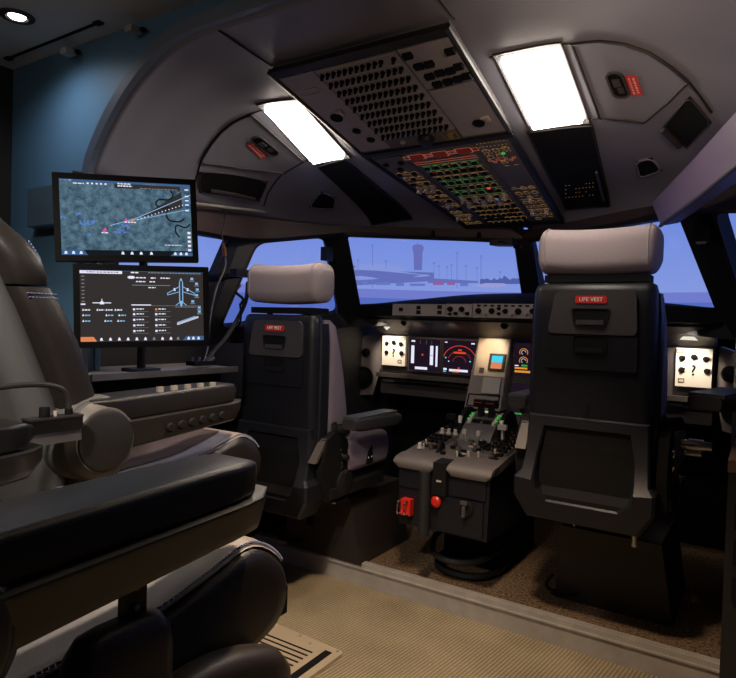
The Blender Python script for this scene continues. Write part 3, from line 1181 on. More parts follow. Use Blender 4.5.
for v in (0.29, 0.61, 0.69):
    hline(am, 0.28, 0.71, v, 0.0014)
for side, (ua, ub) in enumerate(((0.045, 0.22), (0.765, 0.955))):
    for j in range(15):
        v = 0.10 + j * 0.06
        for k in range(3):
            u = ua + (k + 0.5) * (ub - ua) / 3
            x, y = UF(u, v)
            if side == 1 and j in (4, 5, 6):
                continue
            if (j == 5 and side == 0) or (j == 9 and k == 1) or (j == 12 and k != 1):
                knob(u, v)
            elif sc_[0] < 99 and (j + k) % 2 == 0:
                switch(u, v)
            if j < 2 and side == 0:
                continue
            if random.random() < 0.72:
                rect_outline(am, x, y, 0.022, 0.022, 0.0013)
            if random.random() < 0.7:
                am.box((x, y - 0.016, 0.0107), (random.uniform(0.008, 0.02), 0.0022, 0.0006))
    for v in (0.33, 0.52, 0.66, 0.80):
        if side == 1 and v < 0.5:
            continue
        hline(am, ua, ub, v, 0.0013)
for j in range(4):
    for k in range(8):
        x, y = UF(0.775 + k * 0.024, 0.03 + j * 0.032)
        am.box((x, y, 0.0107), (0.005, 0.004, 0.0006))
for k in range(7):
    x, y = UF(0.775 + k * 0.027, 0.19 + 0.02 * (k % 2))
    rect_outline(rd, x, y, 0.012, 0.014, 0.0012)
am.build('amber_legend', M['e_legend'], t, smooth=False)['kind'] = 'stuff'
gr.build('green_legend', M['e_legendg'], t, smooth=False)['kind'] = 'stuff'
rd.build('red_legend', M['e_legendr'], t, smooth=False)['kind'] = 'stuff'
for (u, v, mm) in ((0.35, 0.22, 'e_fire'), (0.62, 0.455, 'e_red'), (0.60, 0.60, 'e_bar'), (0.145, 0.56, 'e_fire'), (0.86, 0.70, 'e_fire'), (0.90, 0.12, 'e_green')):
    x, y = UF(u, v)
    m = MB(); m.box((x, y, 0.019), (0.012, 0.010, 0.004), 0.001); m.build('warning_light', M[mm], t)
print('switches', sc_)

# ================================================================== GLARESHIELD
t = thing('glareshield', 'black glareshield with a grey strip of autopilot knobs under the windscreen', 'glareshield', (0, 2.72, 1.04))
O = V((0, 2.72, 1.04))
b = MB()
secs = []
for k in range(33):
    x = -0.86 + 1.72 * k / 32
    q = (abs(x) / 0.86) ** 2.2
    zt = 1.112 - 0.012 * q
    crest = 1.172 - 0.085 * q
    yf = 2.72 + 0.05 * q
    pts = [(x, yf, 1.040), (x, yf - 0.012, 1.046), (x, yf - 0.014, zt - 0.004), (x, yf - 0.004, zt + 0.004), (x, yf + 0.08, (zt + crest) / 2 + 0.008), (x, 2.93, crest), (x, 3.14, crest - 0.03), (x, 3.14, 1.02), (x, 2.98, 1.02), (x, yf + 0.05, 1.036)]
    secs.append([V(p) - O for p in pts])
b.loft(secs, True)
b.build('hood', M['blk2'], t, ang=40)
def plate(x0, x1, z0, z1, y, th=0.006, bev=0.002, off=O):
    return MB().box((V(((x0 + x1) / 2, y - th / 2, (z0 + z1) / 2)) - off), (abs(x1 - x0), th, z1 - z0), bev)
for sx in (-1, 1):
    plate(sx * 0.60, sx * 0.305, 1.048, 1.106, 2.71).build('blank_panel', M['fcu'], t)
    plate(sx * 0.30, sx * 0.165, 1.046, 1.108, 2.708, 0.01).build('side_control_panel', M['fcu'], t)
    for (x, z) in ((0.55, 1.078), (0.45, 1.065), (0.45, 1.088), (0.335, 1.066), (0.335, 1.092)):
        plate(sx * (x - 0.011), sx * (x + 0.011), z - 0.009, z + 0.009, 2.706, 0.006, 0.001).build('push_button', M['blk2'], t)
plate(-0.16, 0.16, 1.046, 1.110, 2.708, 0.012).build('autopilot_panel', M['fcu'], t)
kb = None
random.seed(5)
for (x, z, r) in ((-0.275, 1.083, 0.013), (-0.245, 1.062, 0.009), (-0.215, 1.083, 0.013), (-0.185, 1.062, 0.009), (-0.275, 1.058, 0.007), (-0.13, 1.076, 0.014), (-0.095, 1.060, 0.008), (-0.065, 1.076, 0.014), (-0.03, 1.088, 0.008), (-0.03, 1.064, 0.008), (0.0, 1.076, 0.012), (0.03, 1.062, 0.008), (0.06, 1.076, 0.015), (0.10, 1.064, 0.009), (0.125, 1.078, 0.013), (0.19, 1.062, 0.009), (0.215, 1.083, 0.013), (0.245, 1.062, 0.009), (0.275, 1.083, 0.013)):
    m = MB()
    m.lathe([(r, 0), (r, 0.006), (r * 0.7, 0.008), (r * 0.65, 0.022), (r * 0.5, 0.024)], V((x, 2.697, z)) - O, (0, -1, 0), 14)
    m.build('selector_knob', M['grey_l'] if random.random() < 0.35 else M['blk2'], t)
m = MB()
for k in range(9):
    m.box(V((-0.13 + k * 0.033, 2.694, 1.101)) - O, (0.016, 0.004, 0.008))
m.build('readout_window', M['blk2'], t)

# ================================================================== MAIN INSTRUMENT PANEL
O = V((0, 2.96, 0.6))
t = thing('instrument_panel', 'grey main instrument panel with lit screens below the glareshield', 'instrument panel', O)
b = MB()
b.box(V((0, 3.0, 0.78)) - O, (1.64, 0.06, 0.33), 0.006)
b.build('panel_body', M['panel_d'], t)
b = MB()      # sloping face under the hood
b.hexa([V(p) - O for p in ((-0.825, 2.945, 0.948), (0.825, 2.945, 0.948), (0.825, 3.02, 0.948), (-0.825, 3.02, 0.948), (-0.825, 2.80, 1.027), (0.825, 2.80, 1.027), (0.825, 3.02, 1.014), (-0.825, 3.02, 1.014))], 0.003)
b.build('hood_underside', M['panel_d'], t)
YF = 2.962
def disp(x0, x1, z0, z1, y=YF):
    c = V(((x0 + x1) / 2, y, z0)) - O
    fr = MB()
    w, h = abs(x1 - x0), z1 - z0
    out = [V((c.x + a, 0, c.z + h / 2 + d)) for a, d in rrect(w + 0.014, h + 0.014, 0.008, 3)]
    inn = [V((c.x + a, 0, c.z + h / 2 + d)) for a, d in rrect(w, h, 0.004, 3)]
    fr.ring([V((p.x, c.y, p.z)) for p in out], [V((p.x, c.y, p.z)) for p in inn], (0, -0.016, 0))
    d = fr.build('display_bezel', M['knob'], t)
    s = MB()
    s.box((c.x, c.y - 0.008, c.z + h / 2), (w, 0.008, h))
    s = s.build('display_screen', M['e_scr'], d)
    return d, (c.x - w / 2, c.z, w, h, c.y - 0.0125)
class G:
    """Collects flat display marks in one mesh per colour."""
    def __init__(self, fr, parent):
        self.f, self.p, self.m = fr, parent, {}
    def pt(self, u, v):
        x0, z0, w, h, y = self.f
        return V((x0 + u * w, y, z0 + v * h))
    def g(self, k):
        return self.m.setdefault(k, MB())
    def rect(self, k, u0, v0, u1, v1):
        a, b_ = self.pt(u0, v0), self.pt(u1, v1)
        self.g(k).box(((a.x + b_.x) / 2, a.y, (a.z + b_.z) / 2), (abs(b_.x - a.x), 0.0012, abs(b_.z - a.z)))
    def line(self, k, pts, w=0.0012):
        P = [self.pt(*p) for p in pts]
        self.g(k).tube(P, w / 2, 4)
    def done(self, nm):
        for k, b_ in self.m.items():
            for piece in islands(b_):
                piece.build(nm, M[k], self.p, smooth=False)
def arc(cu, cv, r, a0, a1, n=14, asp=1.0):
    return [(cu + r * math.cos(math.radians(a0 + (a1 - a0) * k / n)), cv + r * asp * math.sin(math.radians(a0 + (a1 - a0) * k / n))) for k in range(n + 1)]
for sx in (-1, 1):
    # primary flight display
    x0, x1 = (-0.630, -0.445) if sx < 0 else (0.445, 0.630)
    d, fr = disp(x0, x1, 0.757, 0.928)
    g = G(fr, d)
    g.rect('e_white', 0.06, 0.22, 0.16, 0.78); g.rect('e_white', 0.68, 0.20, 0.78, 0.80); g.rect('e_white', 0.86, 0.16, 0.92, 0.80)
    g.rect('e_white', 0.20, 0.04, 0.60, 0.12)
    g.rect('e_red', 0.41, 0.48, 0.46, 0.53); g.rect('e_red', 0.69, 0.48, 0.77, 0.51)
    for u in (0.15, 0.35, 0.55, 0.72):
        g.line('e_grey', [(u, 0.84), (u, 0.96)], 0.001)
    g.rect('e_white', 0.06, 0.90, 0.18, 0.95)
    g.done('flight_symbols')
    # navigation display
    x0, x1 = (-0.427, -0.240) if sx < 0 else (0.240, 0.427)
    d, fr = disp(x0, x1, 0.757, 0.928)
    g = G(fr, d)
    g.line('e_red', arc(0.5, 0.32, 0.52, 20, 160), 0.0028)
    g.line('e_red', arc(0.5, 0.32, 0.36, 20, 160), 0.001); g.line('e_red', arc(0.5, 0.32, 0.2, 10, 170), 0.001)
    g.rect('e_red', 0.32, 0.60, 0.68, 0.65); g.rect('e_red', 0.46, 0.69, 0.56, 0.73); g.rect('e_red', 0.46, 0.14, 0.52, 0.18)
    g.rect('e_white', 0.04, 0.92, 0.12, 0.95); g.rect('e_white', 0.84, 0.90, 0.94, 0.94)
    g.rect('e_white', 0.2, 0.05, 0.76, 0.12); g.rect('e_amber', 0.3, 0.03, 0.5, 0.08); g.rect('e_white', 0.02, 0.08, 0.12, 0.14); g.rect('e_cyan', 0.02, 0.02, 0.10, 0.06)
    g.rect('e_white', 0.88, 0.06, 0.98, 0.12); g.rect('e_cyan', 0.80, 0.36, 0.84, 0.40); g.rect('e_cyan', 0.06, 0.44, 0.1, 0.48); g.rect('e_white', 0.16, 0.34, 0.19, 0.37); g.rect('e_cyan', 0.94, 0.44, 0.97, 0.48)
    g.done('map_symbols')
    # white panel with pictograms at the outer end
    xa, xb = (-0.648, -0.796) if sx < 0 else (0.678, 0.814)
    wp = plate(xa, xb, 0.775, 0.938, YF - 0.004, 0.022, 0.006, O).build('white_control_panel', M['white_p'], t)
    xm = (xa + xb) / 2
    for i, (dx, z) in enumerate(((-0.045, 0.895), (0.0, 0.902), (0.045, 0.895), (-0.045, 0.845), (0.05, 0.845))):
        m = MB()
        m.lathe([(0.012, 0), (0.012, 0.004), (0.008, 0.005), (0.007, 0.012)], V((xm + dx, YF - 0.026, z)) - O, (0, -1, 0), 10)
        m.box(V((xm + dx + 0.005, YF - 0.036, z + (0.006 if i != 1 else 0.002))) - O, (0.018, 0.006, 0.007), 0.001)
        m.build('small_knob', M['blk2'], wp)
    fm = frame(V((xm, YF - 0.0275, 0.843)) - O, (1, 0, 0), (0, 0, 1))
    text('question_mark', '?', 0.062, fm, M['blk2'], wp)
    for dx, z in ((0.055 * -sx, 0.925), (0.04, 0.80) if sx < 0 else (-0.045, 0.80)):
        m = MB()
        m.ring([V((xm + dx + a, YF - 0.0262, z + c)) - O for a, c in rrect(0.024, 0.018, 0.002, 2)], [V((xm + dx + a, YF - 0.0262, z + c)) - O for a, c in rrect(0.017, 0.011, 0.002, 2)], (0, -0.002, 0))
        m.build('small_frame', mat('tan_frame', (120, 100, 74), 0.5), wp)
    # white arrow above the panel; its glow stands in for floodlight on it
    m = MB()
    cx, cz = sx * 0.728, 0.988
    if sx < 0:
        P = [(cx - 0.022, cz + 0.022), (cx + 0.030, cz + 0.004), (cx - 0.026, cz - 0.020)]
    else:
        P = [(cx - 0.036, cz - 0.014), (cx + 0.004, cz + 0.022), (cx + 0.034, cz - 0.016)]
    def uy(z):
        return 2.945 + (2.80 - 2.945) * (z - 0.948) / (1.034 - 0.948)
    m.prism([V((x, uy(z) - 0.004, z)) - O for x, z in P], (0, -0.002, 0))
    m.build('white_arrow', emit('arrow_painted_glow', (226, 220, 208), 1), t)
    # ledge below the screens: pull-out table edge, buttons
    m = MB(); m.box(V((sx * 0.53, 2.945, 0.722)) - O, (0.58, 0.05, 0.022), 0.006); m.build('table_edge', M['panel_d'], t)
    m = MB(); m.box(V((sx * 0.50, 2.935, 0.696)) - O, (0.42, 0.03, 0.010), 0.003); m.build('table_slot', M['blk2'], t)
    m = MB(); m.box(V((sx * 0.72, 2.96, 0.690)) - O, (0.15, 0.02, 0.014), 0.003); m.build('footrest_bar', M['panel'], t)
    m = MB(); m.box(V((sx * 0.34, 2.96, 0.688)) - O, (0.18, 0.02, 0.012), 0.003); m.build('footrest_bar', M['panel'], t)
    m = MB()
    m.lathe([(0.016, 0), (0.016, 0.01), (0.01, 0.012)], V((sx * 0.60, 2.828, 1.014)) - O, (0, -1, -0.5), 12)
    m.build('lamp_knob', M['blk2'], t)
m = MB(); m.lathe([(0.017, 0), (0.017, 0.012), (0.011, 0.014)], V((-0.05, 2.828, 1.014)) - O, (0, -1, -0.5), 12); m.build('lamp_knob', M['blk2'], t)
# standby-instrument column
m = MB()
m.hexa([V(p) - O for p in ((-0.245, 2.83, 0.60), (-0.060, 2.83, 0.60), (-0.060, 3.0, 0.60), (-0.245, 3.0, 0.60), (-0.228, 2.945, 0.948), (-0.056, 2.945, 0.948), (-0.056, 3.0, 0.948), (-0.228, 3.0, 0.948))], 0.008, 3)
m.build('standby_column', M['panel'], t)
def sy(z):
    return 2.83 + (2.945 - 2.83) * (z - 0.60) / 0.348
def splate(x0, x1, z0, z1, th, name, mm, par=None, bev=0.003):
    m = MB()
    m.hexa([V(p) - O for p in ((x0, sy(z0) - th, z0), (x1, sy(z0) - th, z0), (x1, sy(z0), z0), (x0, sy(z0), z0), (x0, sy(z1) - th, z1), (x1, sy(z1) - th, z1), (x1, sy(z1), z1), (x0, sy(z1), z1))], bev)
    return m.build(name, mm, par or t)
splate(-0.222, -0.062, 0.76, 0.944, 0.004, 'standby_plate', mat('standby_plate_paint', (206, 188, 160), 0.45))
splate(-0.150, -0.068, 0.790, 0.872, 0.014, 'standby_bezel', M['blk'])
splate(-0.136, -0.080, 0.830, 0.862, 0.0155, 'sky_half', M['e_cyan'], bev=0)
splate(-0.136, -0.080, 0.800, 0.829, 0.0155, 'ground_half', M['e_orng'], bev=0)
splate(-0.195, -0.172, 0.775, 0.800, 0.008, 'small_switch', M['knob'])
splate(-0.165, -0.075, 0.68, 0.755, 0.012, 'lower_cover', M['grey_l'])
m = MB()
m.ring([V((x, sy(z) - 0.001, z)) - O for x, z in ((-0.236, 0.612), (-0.07, 0.612), (-0.07, 0.672), (-0.232, 0.672))], [V((x, sy(z) - 0.001, z)) - O for x, z in ((-0.230, 0.616), (-0.076, 0.616), (-0.076, 0.668), (-0.227, 0.668))], (0, -0.003, 0))
m.build('access_outline', M['blk2'], t)
# engine and systems displays
d, fr = disp(-0.040, 0.145, 0.757, 0.928)
g = G(fr, d)
for cu_2, cv2 in ((0.25, 0.74), (0.25, 0.50), (0.66, 0.74), (0.66, 0.50)):
    g.line('e_amber', arc(cu_2, cv2, 0.11, -30, 210), 0.003)
    g.line('e_white', arc(cu_2, cv2, 0.06, 0, 250, 8), 0.0016)
g.rect('e_amber', 0.02, 0.26, 0.36, 0.31); g.rect('e_green', 0.20, 0.34, 0.36, 0.39); g.rect('e_amber', 0.02, 0.16, 0.6, 0.22); g.rect('e_white', 0.02, 0.34, 0.12, 0.37); g.rect('e_green', 0.62, 0.3, 0.8, 0.34)
g.done('engine_symbols')
d, fr = disp(-0.040, 0.145, 0.565, 0.735, 2.935)
g = G(fr, d)
g.rect('e_white', 0.45, 0.80, 0.62, 0.85); g.rect('e_green', 0.40, 0.66, 0.52, 0.72); g.rect('e_white', 0.30, 0.52, 0.50, 0.57); g.rect('e_green', 0.46, 0.40, 0.52, 0.62); g.rect('e_green', 0.05, 0.10, 0.30, 0.14)
g.done('system_symbols')
m = MB(); m.box(V((0.055, 2.97, 0.655)) - O, (0.24, 0.06, 0.22), 0.01); m.build('lower_display_housing', M['panel_d'], t)

# outer side panels with round outlets
for sx in (-1, 1):
    c = V((sx * 0.90, 2.90, 0.6))
    t = thing('outlet_panel', 'grey panel with a round black air outlet at the %s end of the instrument panel' % ('left' if sx < 0 else 'right'), 'panel', c)
    P = [V((sx * x, y, z)) - c for x, y, z in ((0.835, 2.985, 0.95), (0.83, 2.985, 0.76), (0.86, 2.955, 0.60), (0.955, 2.82, 0.60), (0.945, 2.84, 0.78), (0.90, 2.90, 0.93))]
    n = V((sx * 0.125, 0.115, 0)).normalized()
    m = MB(); m.prism(P, n * 0.02, 0.003); m.build('panel_plate', M['panel'], t)
    m = MB()
    m.lathe([(0.062, 0), (0.062, 0.008), (0.052, 0.012), (0.048, 0.004), (0.03, 0.012), (0.01, 0.014)], V((sx * 0.897, 2.895, 0.70)) - c, -n, 24)
    m.build('air_outlet', M['blk2'], t)
    m = MB(); m.ball(V((sx * 0.882, 2.905, 0.84)) - c, 0.024 if sx < 0 else 0.035); m.build('vent_ball', M['blk2'], t)
# side consoles
for sx in (-1, 1):
    c = V((sx * 0.96, 2.3, 0))
    t = thing('side_console', 'narrow brown-topped side console on the %s wall' % ('left' if sx < 0 else 'right'), 'console', c)
    x0 = 0.925 if sx > 0 else 0.965
    pl = [(x0, 1.99), (x0, 2.44), (x0 + 0.012, 2.44), (1.015, 2.30), (1.08, 2.08), (1.09, 1.99)]
    m = MB(); m.prism([V((sx * (x - 0.96), y - 2.3, 0)) for x, y in pl], (0, 0, 0.615), 0.004); m.build('console_body', M['blk'], t)
    m = MB(); m.prism([V((sx * (x - 0.962), y - 2.3, 0.617)) for x, y in pl], (0, 0, 0.035), 0.006); m.build('console_top', M['wood'], t)
    for k in range(3):
        m = MB(); m.box((sx * 0.045, -0.316, 0.50 - 0.10 * k), (0.12, 0.016, 0.07), 0.004); m.build('storage_slot', M['blk2'], t)
    m = MB()
    m.lathe([(0.032, 0), (0.032, 0.01), (0.02, 0.03), (0.016, 0.07)], (sx * 0.010, -0.08, 0.652), (0, 0, 1), 16)
    m.tube(spline([(sx * 0.010, -0.08, 0.71), (sx * 0.010, -0.078, 0.76), (sx * 0.006, -0.065, 0.80)], 5), [0.016, 0.018, 0.019, 0.020, 0.021, 0.022, 0.021, 0.020, 0.019, 0.018, 0.016], 12)
    m.build('side_stick', M['blk2'], t)

# ================================================================== CENTRE PEDESTAL
O = V((0, 2.1, 0))
t = thing('center_pedestal', 'black centre pedestal with throttle levers and switch rows between the pilot seats', 'pedestal', O)
def L_(p):
    return V(p) - O
SL = (0.605 - 0.492) / 0.80            # slope of the top
def pz(y):
    return 0.488 + (y - 2.1) * SL
m = MB()
m.hexa([L_(p) for p in ((-0.205, 2.10, 0.225), (0.205, 2.10, 0.225), (0.205, 2.82, 0.20), (-0.205, 2.82, 0.20), (-0.215, 2.095, 0.46), (0.215, 2.095, 0.46), (0.215, 2.82, 0.56), (-0.215, 2.82, 0.56))], 0.008)
m.build('pedestal_body', M['shell'], t)
m = MB(); m.box(L_((0, 2.61, 0.11)), (0.30, 0.40, 0.22), 0.02); m.build('pedestal_foot', M['blk2'], t)
m = MB()
m.hexa([L_(p) for p in ((-0.225, 2.125, 0.462), (0.225, 2.125, 0.462), (0.225, 2.825, 0.562), (-0.225, 2.825, 0.562), (-0.225, 2.125, pz(2.125)), (0.225, 2.125, pz(2.125)), (0.225, 2.825, pz(2.825)), (-0.225, 2.825, pz(2.825)))], 0.004)
m.build('top_plate', mat('pedestal_grey', (84, 78, 76), 0.5, noise=0.05, nscale=30), t)
# padded grey rear lip, in two halves either side of a black strap
for x0, x1 in ((-0.228, -0.028), (0.028, 0.228)):
    prof = [(2.150, 0.002), (2.125, 0.006), (2.095, 0.004), (2.077, -0.006), (2.070, -0.022), (2.076, -0.036), (2.09, -0.036), (2.095, -0.024), (2.12, -0.014), (2.150, -0.004)]
    n = 8
    secs = []
    for k in range(n + 1):
        x = x0 + (x1 - x0) * k / n
        s = 0.55 if k in (0, n) else 1.0
        secs.append([L_((x, y, pz(y) + dz * s)) for y, dz in prof])
    m = MB(); m.loft(secs, True); m.build('padded_lip', M['lip'], t, ang=50)
m = MB(); m.hexa([L_(p) for p in ((-0.03, 2.07, 0.37), (0.03, 2.07, 0.37), (0.03, 2.10, 0.37), (-0.03, 2.10, 0.37), (-0.03, 2.066, 0.492), (0.03, 2.066, 0.492), (0.03, 2.14, 0.497), (-0.03, 2.14, 0.497))], 0.004)
m.build('strap_block', M['blk2'], t)
m = MB(); m.box(L_((0.0, 2.066, 0.425)), (0.022, 0.004, 0.006)); m.build('strap_tag', M['grey_l'], t)
m = MB(); m.box(L_((-0.13, 2.095, 0.412)), (0.15, 0.012, 0.075), 0.003); m.build('rear_panel', M['shell'], t)
m = MB(); m.box(L_((0.12, 2.095, 0.412)), (0.16, 0.012, 0.075), 0.003); m.build('rear_panel', M['shell'], t)
m = MB(); m.box(L_((0.09, 2.094, 0.30)), (0.20, 0.012, 0.13), 0.003); m.build('rear_panel', M['shell'], t)
m = MB(); m.cyl(L_((-0.07, 2.075, 0.21)), L_((-0.07, 2.075, 0.45)), 0.024, n=20); m.build('vertical_tube', M['rubber'], t)
m = MB(); m.box(L_((-0.155, 2.078, 0.302)), (0.046, 0.03, 0.062), 0.005); r = m.build('red_latch', M['redk'], t)
r['label'] = 'red latch with chrome loops'
for dx in (-0.022, 0.013):
    m = MB()
    m.tube(spline([L_((-0.155 + dx, 2.068, 0.326)), L_((-0.159 + dx, 2.045, 0.325)), L_((-0.161 + dx, 2.042, 0.302)), L_((-0.159 + dx, 2.045, 0.279)), L_((-0.155 + dx, 2.068, 0.278))], 5), 0.0035, 8)
    m.build('latch_loop', M['chrome'], r)
m = MB(); m.lathe([(0.016, 0), (0.016, 0.008), (0.022, 0.010), (0.022, 0.018), (0.014, 0.024)], L_((-0.017, 2.092, 0.343)), (0, -1, 0), 20); m.build('push_button', M['redk'], t)['label'] = 'round red push button'
m = MB(); m.lathe([(0.030, 0), (0.030, 0.006), (0.024, 0.010), (0.02, 0.01)], L_((0.12, 2.089, 0.335)), (0, -1, 0), 20); k = m.build('lock_plate', M['blk2'], t)
m = MB(); m.box(L_((0.118, 2.07, 0.332)), (0.014, 0.022, 0.040), 0.003); m.box(L_((0.118, 2.066, 0.362)), (0.03, 0.012, 0.012), 0.002); m.build('lock_handle', M['knob'], k)
m = MB(); m.tube(spline([L_((-0.15, 2.48, 0.13)), L_((-0.155, 2.33, 0.12)), L_((-0.10, 2.22, 0.095)), L_((0, 2.185, 0.09)), L_((0.10, 2.22, 0.095)), L_((0.15, 2.33, 0.11)), L_((0.15, 2.48, 0.12))], 6), 0.013, 10)
m.tube(spline([L_((-0.15, 2.48, 0.03)), L_((-0.15, 2.36, 0.025)), L_((-0.10, 2.27, 0.02)), L_((0, 2.24, 0.02)), L_((0.10, 2.27, 0.02)), L_((0.15, 2.36, 0.025)), L_((0.15, 2.48, 0.03))], 6), 0.012, 10)
m.build('foot_rail', M['rubber'], t)
# rows of keys on both flanks
ky = None
kc = 0
leg = MB()
random.seed(9)
for sx in (-1, 1):
    m = MB()
    m.hexa([L_(p) for y, dz in ((0, 0), (1, 0)) for p in ()] or [L_((sx * 0.155 + a * 0.058, y, pz(y) + dz)) for dz in (-0.004, 0.005) for a, y in ((-1, 2.26), (1, 2.26), (1, 2.75), (-1, 2.75))], 0.002)
    m.build('radio_panel', M['panel_d'], t)
    for j in range(12):
        for i in range(4):
            y = 2.285 + j * 0.0385
            x = sx * 0.155 - 0.039 + i * 0.026
            if 3 <= j <= 4 and sx < 0:
                continue
            if kc < 98:
                if ky is None:
                    b = MB(); b.box((0, 0, 0.006), (0.016, 0.020, 0.012), 0.003); ky = b.build('panel_key', M['blk2'], t); c = ky
                else:
                    c = copy_part(ky, t)
                c.location = L_((x, y, pz(y) + 0.005))
                kc += 1
            if random.random() < 0.6:
                leg.box(L_((x, y - 0.015, pz(y) + 0.0062)), (random.uniform(0.008, 0.018), 0.003, 0.001))
leg.build('key_legend', M['e_legend'], t, smooth=False)['kind'] = 'stuff'
for (x, y) in ((-0.185, 2.42), (-0.15, 2.42), (-0.115, 2.42), (-0.175, 2.20)):
    m = MB(); m.lathe([(0.013, 0), (0.013, 0.006), (0.009, 0.008), (0.008, 0.022), (0.006, 0.024)], L_((x, y, pz(y) + 0.004)), (0, 0.0, 1), 14); m.build('radio_knob', M['lever'], t)
for sx in (-1, 1):
    m = MB(); m.box(L_((sx * 0.125, 2.785, pz(2.785) + 0.006)), (0.10, 0.06, 0.012), 0.003); k = m.build('keypad_screen_frame', M['blk'], t)
    m = MB(); m.box(L_((sx * 0.125, 2.785, pz(2.785) + 0.0130)), (0.082, 0.044, 0.003)); m.build('keypad_screen', emit('keypad_screen_green', (172, 190, 150), 1), k)
random.seed(21)
for i in range(34):
    x = random.choice((-1, 1)) * random.uniform(0.02, 0.20)
    y = random.uniform(2.17, 2.36)
    if abs(x) > 0.09 and y > 2.27:
        continue
    k = i % 3
    m = MB()
    if k == 0:
        m.box(L_((x, y, pz(y) + 0.007)), (0.020, 0.014, 0.012), 0.003); m.build('guarded_switch', M['blk2'], t)
    elif k == 1:
        m.cyl(L_((x, y, pz(y))), L_((x, y - 0.004, pz(y) + 0.022)), 0.004, 0.005, 8); m.build('toggle_switch', M['lever'], t)
    else:
        m.box(L_((x, y, pz(y) + 0.002)), (random.uniform(0.02, 0.045), random.uniform(0.010, 0.022), 0.004), 0.001); m.build('label_plate', M['grey_l'] if random.random() < 0.4 else M['blk2'], t)
# throttle quadrant
m = MB()
prof = [(2.38 + 0.30 * k / 14, pz(2.38 + 0.30 * k / 14) + 0.075 * math.sin(PI * k / 14) ** 0.8) for k in range(15)]
secs = []
for x in (-0.080, 0.080):
    secs.append([L_((x, y, z)) for y, z in prof] + [L_((x, 2.68, 0.50)), L_((x, 2.38, 0.48))])
m.loft(secs, True); m.build('quadrant_hump', M['panel_d'], t)
for x in (-0.062, 0.062):
    m = MB()
    m.tube([L_((x, y, z + 0.001)) for y, z in prof[3:12]], 0.007, 6)
    m.build('scale_strip', M['lever'], t)
    m = MB()
    for i in (4, 5, 6):
        y, z = prof[i]; m.box(L_((x * 1.12, y, z + 0.006)), (0.012, 0.012, 0.006), 0.001)
    m.build('scale_mark', M['e_green'], t)
for sx in (-1, 1):
    m = MB()
    m.lathe([(0.088, -0.012), (0.094, -0.010), (0.094, 0.010), (0.088, 0.012), (0.06, 0.012), (0.055, 0.006)], L_((sx * 0.105, 2.53, 0.555)), (sx, 0, 0), 36)
    w = m.build('trim_wheel', M['blk2'], t)
    m = MB()
    for a in (200, 150):
        a = math.radians(a)
        p = L_((sx * 0.105, 2.53 + 0.0945 * math.cos(a), 0.555 + 0.0945 * math.sin(a)))
        m.box((p.x, p.y, p.z), (0.016, 0.012, 0.03), 0.001)
    m.build('wheel_mark', M['white'], w)
for sx in (-1, 1):
    m = MB()
    m.hexa([L_(p) for p in ((sx * 0.027 - 0.012, 2.50, 0.56), (sx * 0.027 + 0.012, 2.50, 0.56), (sx * 0.027 + 0.012, 2.55, 0.56), (sx * 0.027 - 0.012, 2.55, 0.56), (sx * 0.027 - 0.010, 2.49, 0.665), (sx * 0.027 + 0.010, 2.49, 0.665), (sx * 0.027 + 0.010, 2.52, 0.665), (sx * 0.027 - 0.010, 2.52, 0.665))], 0.003)
    lv = m.build('thrust_lever', M['blk'], t)
    m = MB(); m.box(L_((sx * 0.029, 2.495, 0.674)), (0.052, 0.034, 0.032), 0.008, 3); h = m.build('lever_handle', M['blk2'], lv)
    m = MB(); m.box(L_((sx * 0.029, 2.475, 0.678)), (0.040, 0.004, 0.004)); m.build('handle_line', mat('handle_line_red', (128, 40, 36), 0.5), h)
    m = MB(); m.box(L_((sx * 0.027, 2.478, 0.585)), (0.040, 0.05, 0.045), 0.006); m.build('reverser_lever', M['blk2'], lv)
    m = MB(); m.hexa([L_(p) for p in ((sx * 0.027 - 0.022, 2.40, 0.535), (sx * 0.027 + 0.022, 2.40, 0.535), (sx * 0.027 + 0.022, 2.47, 0.55), (sx * 0.027 - 0.022, 2.47, 0.55), (sx * 0.027 - 0.020, 2.41, 0.556), (sx * 0.027 + 0.020, 2.41, 0.556), (sx * 0.027 + 0.018, 2.47, 0.590), (sx * 0.027 - 0.018, 2.47, 0.590))], 0.004)
    m.build('lever_boot', M['grey_l'], t)
    m = MB(); m.cyl(L_((sx * 0.035, 2.375, pz(2.375))), L_((sx * 0.035, 2.36, pz(2.36) + 0.04)), 0.005, n=10); m.box(L_((sx * 0.035, 2.358, pz(2.36) + 0.043)), (0.018, 0.014, 0.02), 0.004); m.build('engine_master_switch', M['lever'], t)
m = MB(); m.box(L_((-0.145, 2.44, pz(2.44) + 0.035)), (0.012, 0.018, 0.07), 0.003); m.box(L_((-0.145, 2.435, pz(2.44) + 0.075)), (0.046, 0.026, 0.026), 0.006); m.build('speed_brake_lever', M['blk2'], t)
m = MB(); m.box(L_((0.125, 2.42, pz(2.42) + 0.03)), (0.010, 0.018, 0.06), 0.003); m.box(L_((0.125, 2.415, pz(2.42) + 0.062)), (0.040, 0.022, 0.020), 0.005); m.build('flap_lever', M['lever'], t)
m = MB(); m.prism([L_((-0.09, y, z)) for y, z in ((2.19, pz(2.19)), (2.255, pz(2.25)), (2.245, pz(2.22) + 0.030), (2.215, pz(2.22) + 0.036))], (0.014, 0, 0), 0.003); m.build('rudder_trim_knob', M['blk2'], t)
for x, y in ((0.0, 2.24), (0.06, 2.27), (0.16, 2.22), (-0.13, 2.22), (-0.05, 2.30), (0.02, 2.33)):
    m = MB(); m.lathe([(0.012, 0), (0.012, 0.008), (0.008, 0.010), (0.007, 0.02)], L_((x, y, pz(y) + 0.004)), (0, 0, 1), 12); m.build('rotary_knob', M['knob'], t)
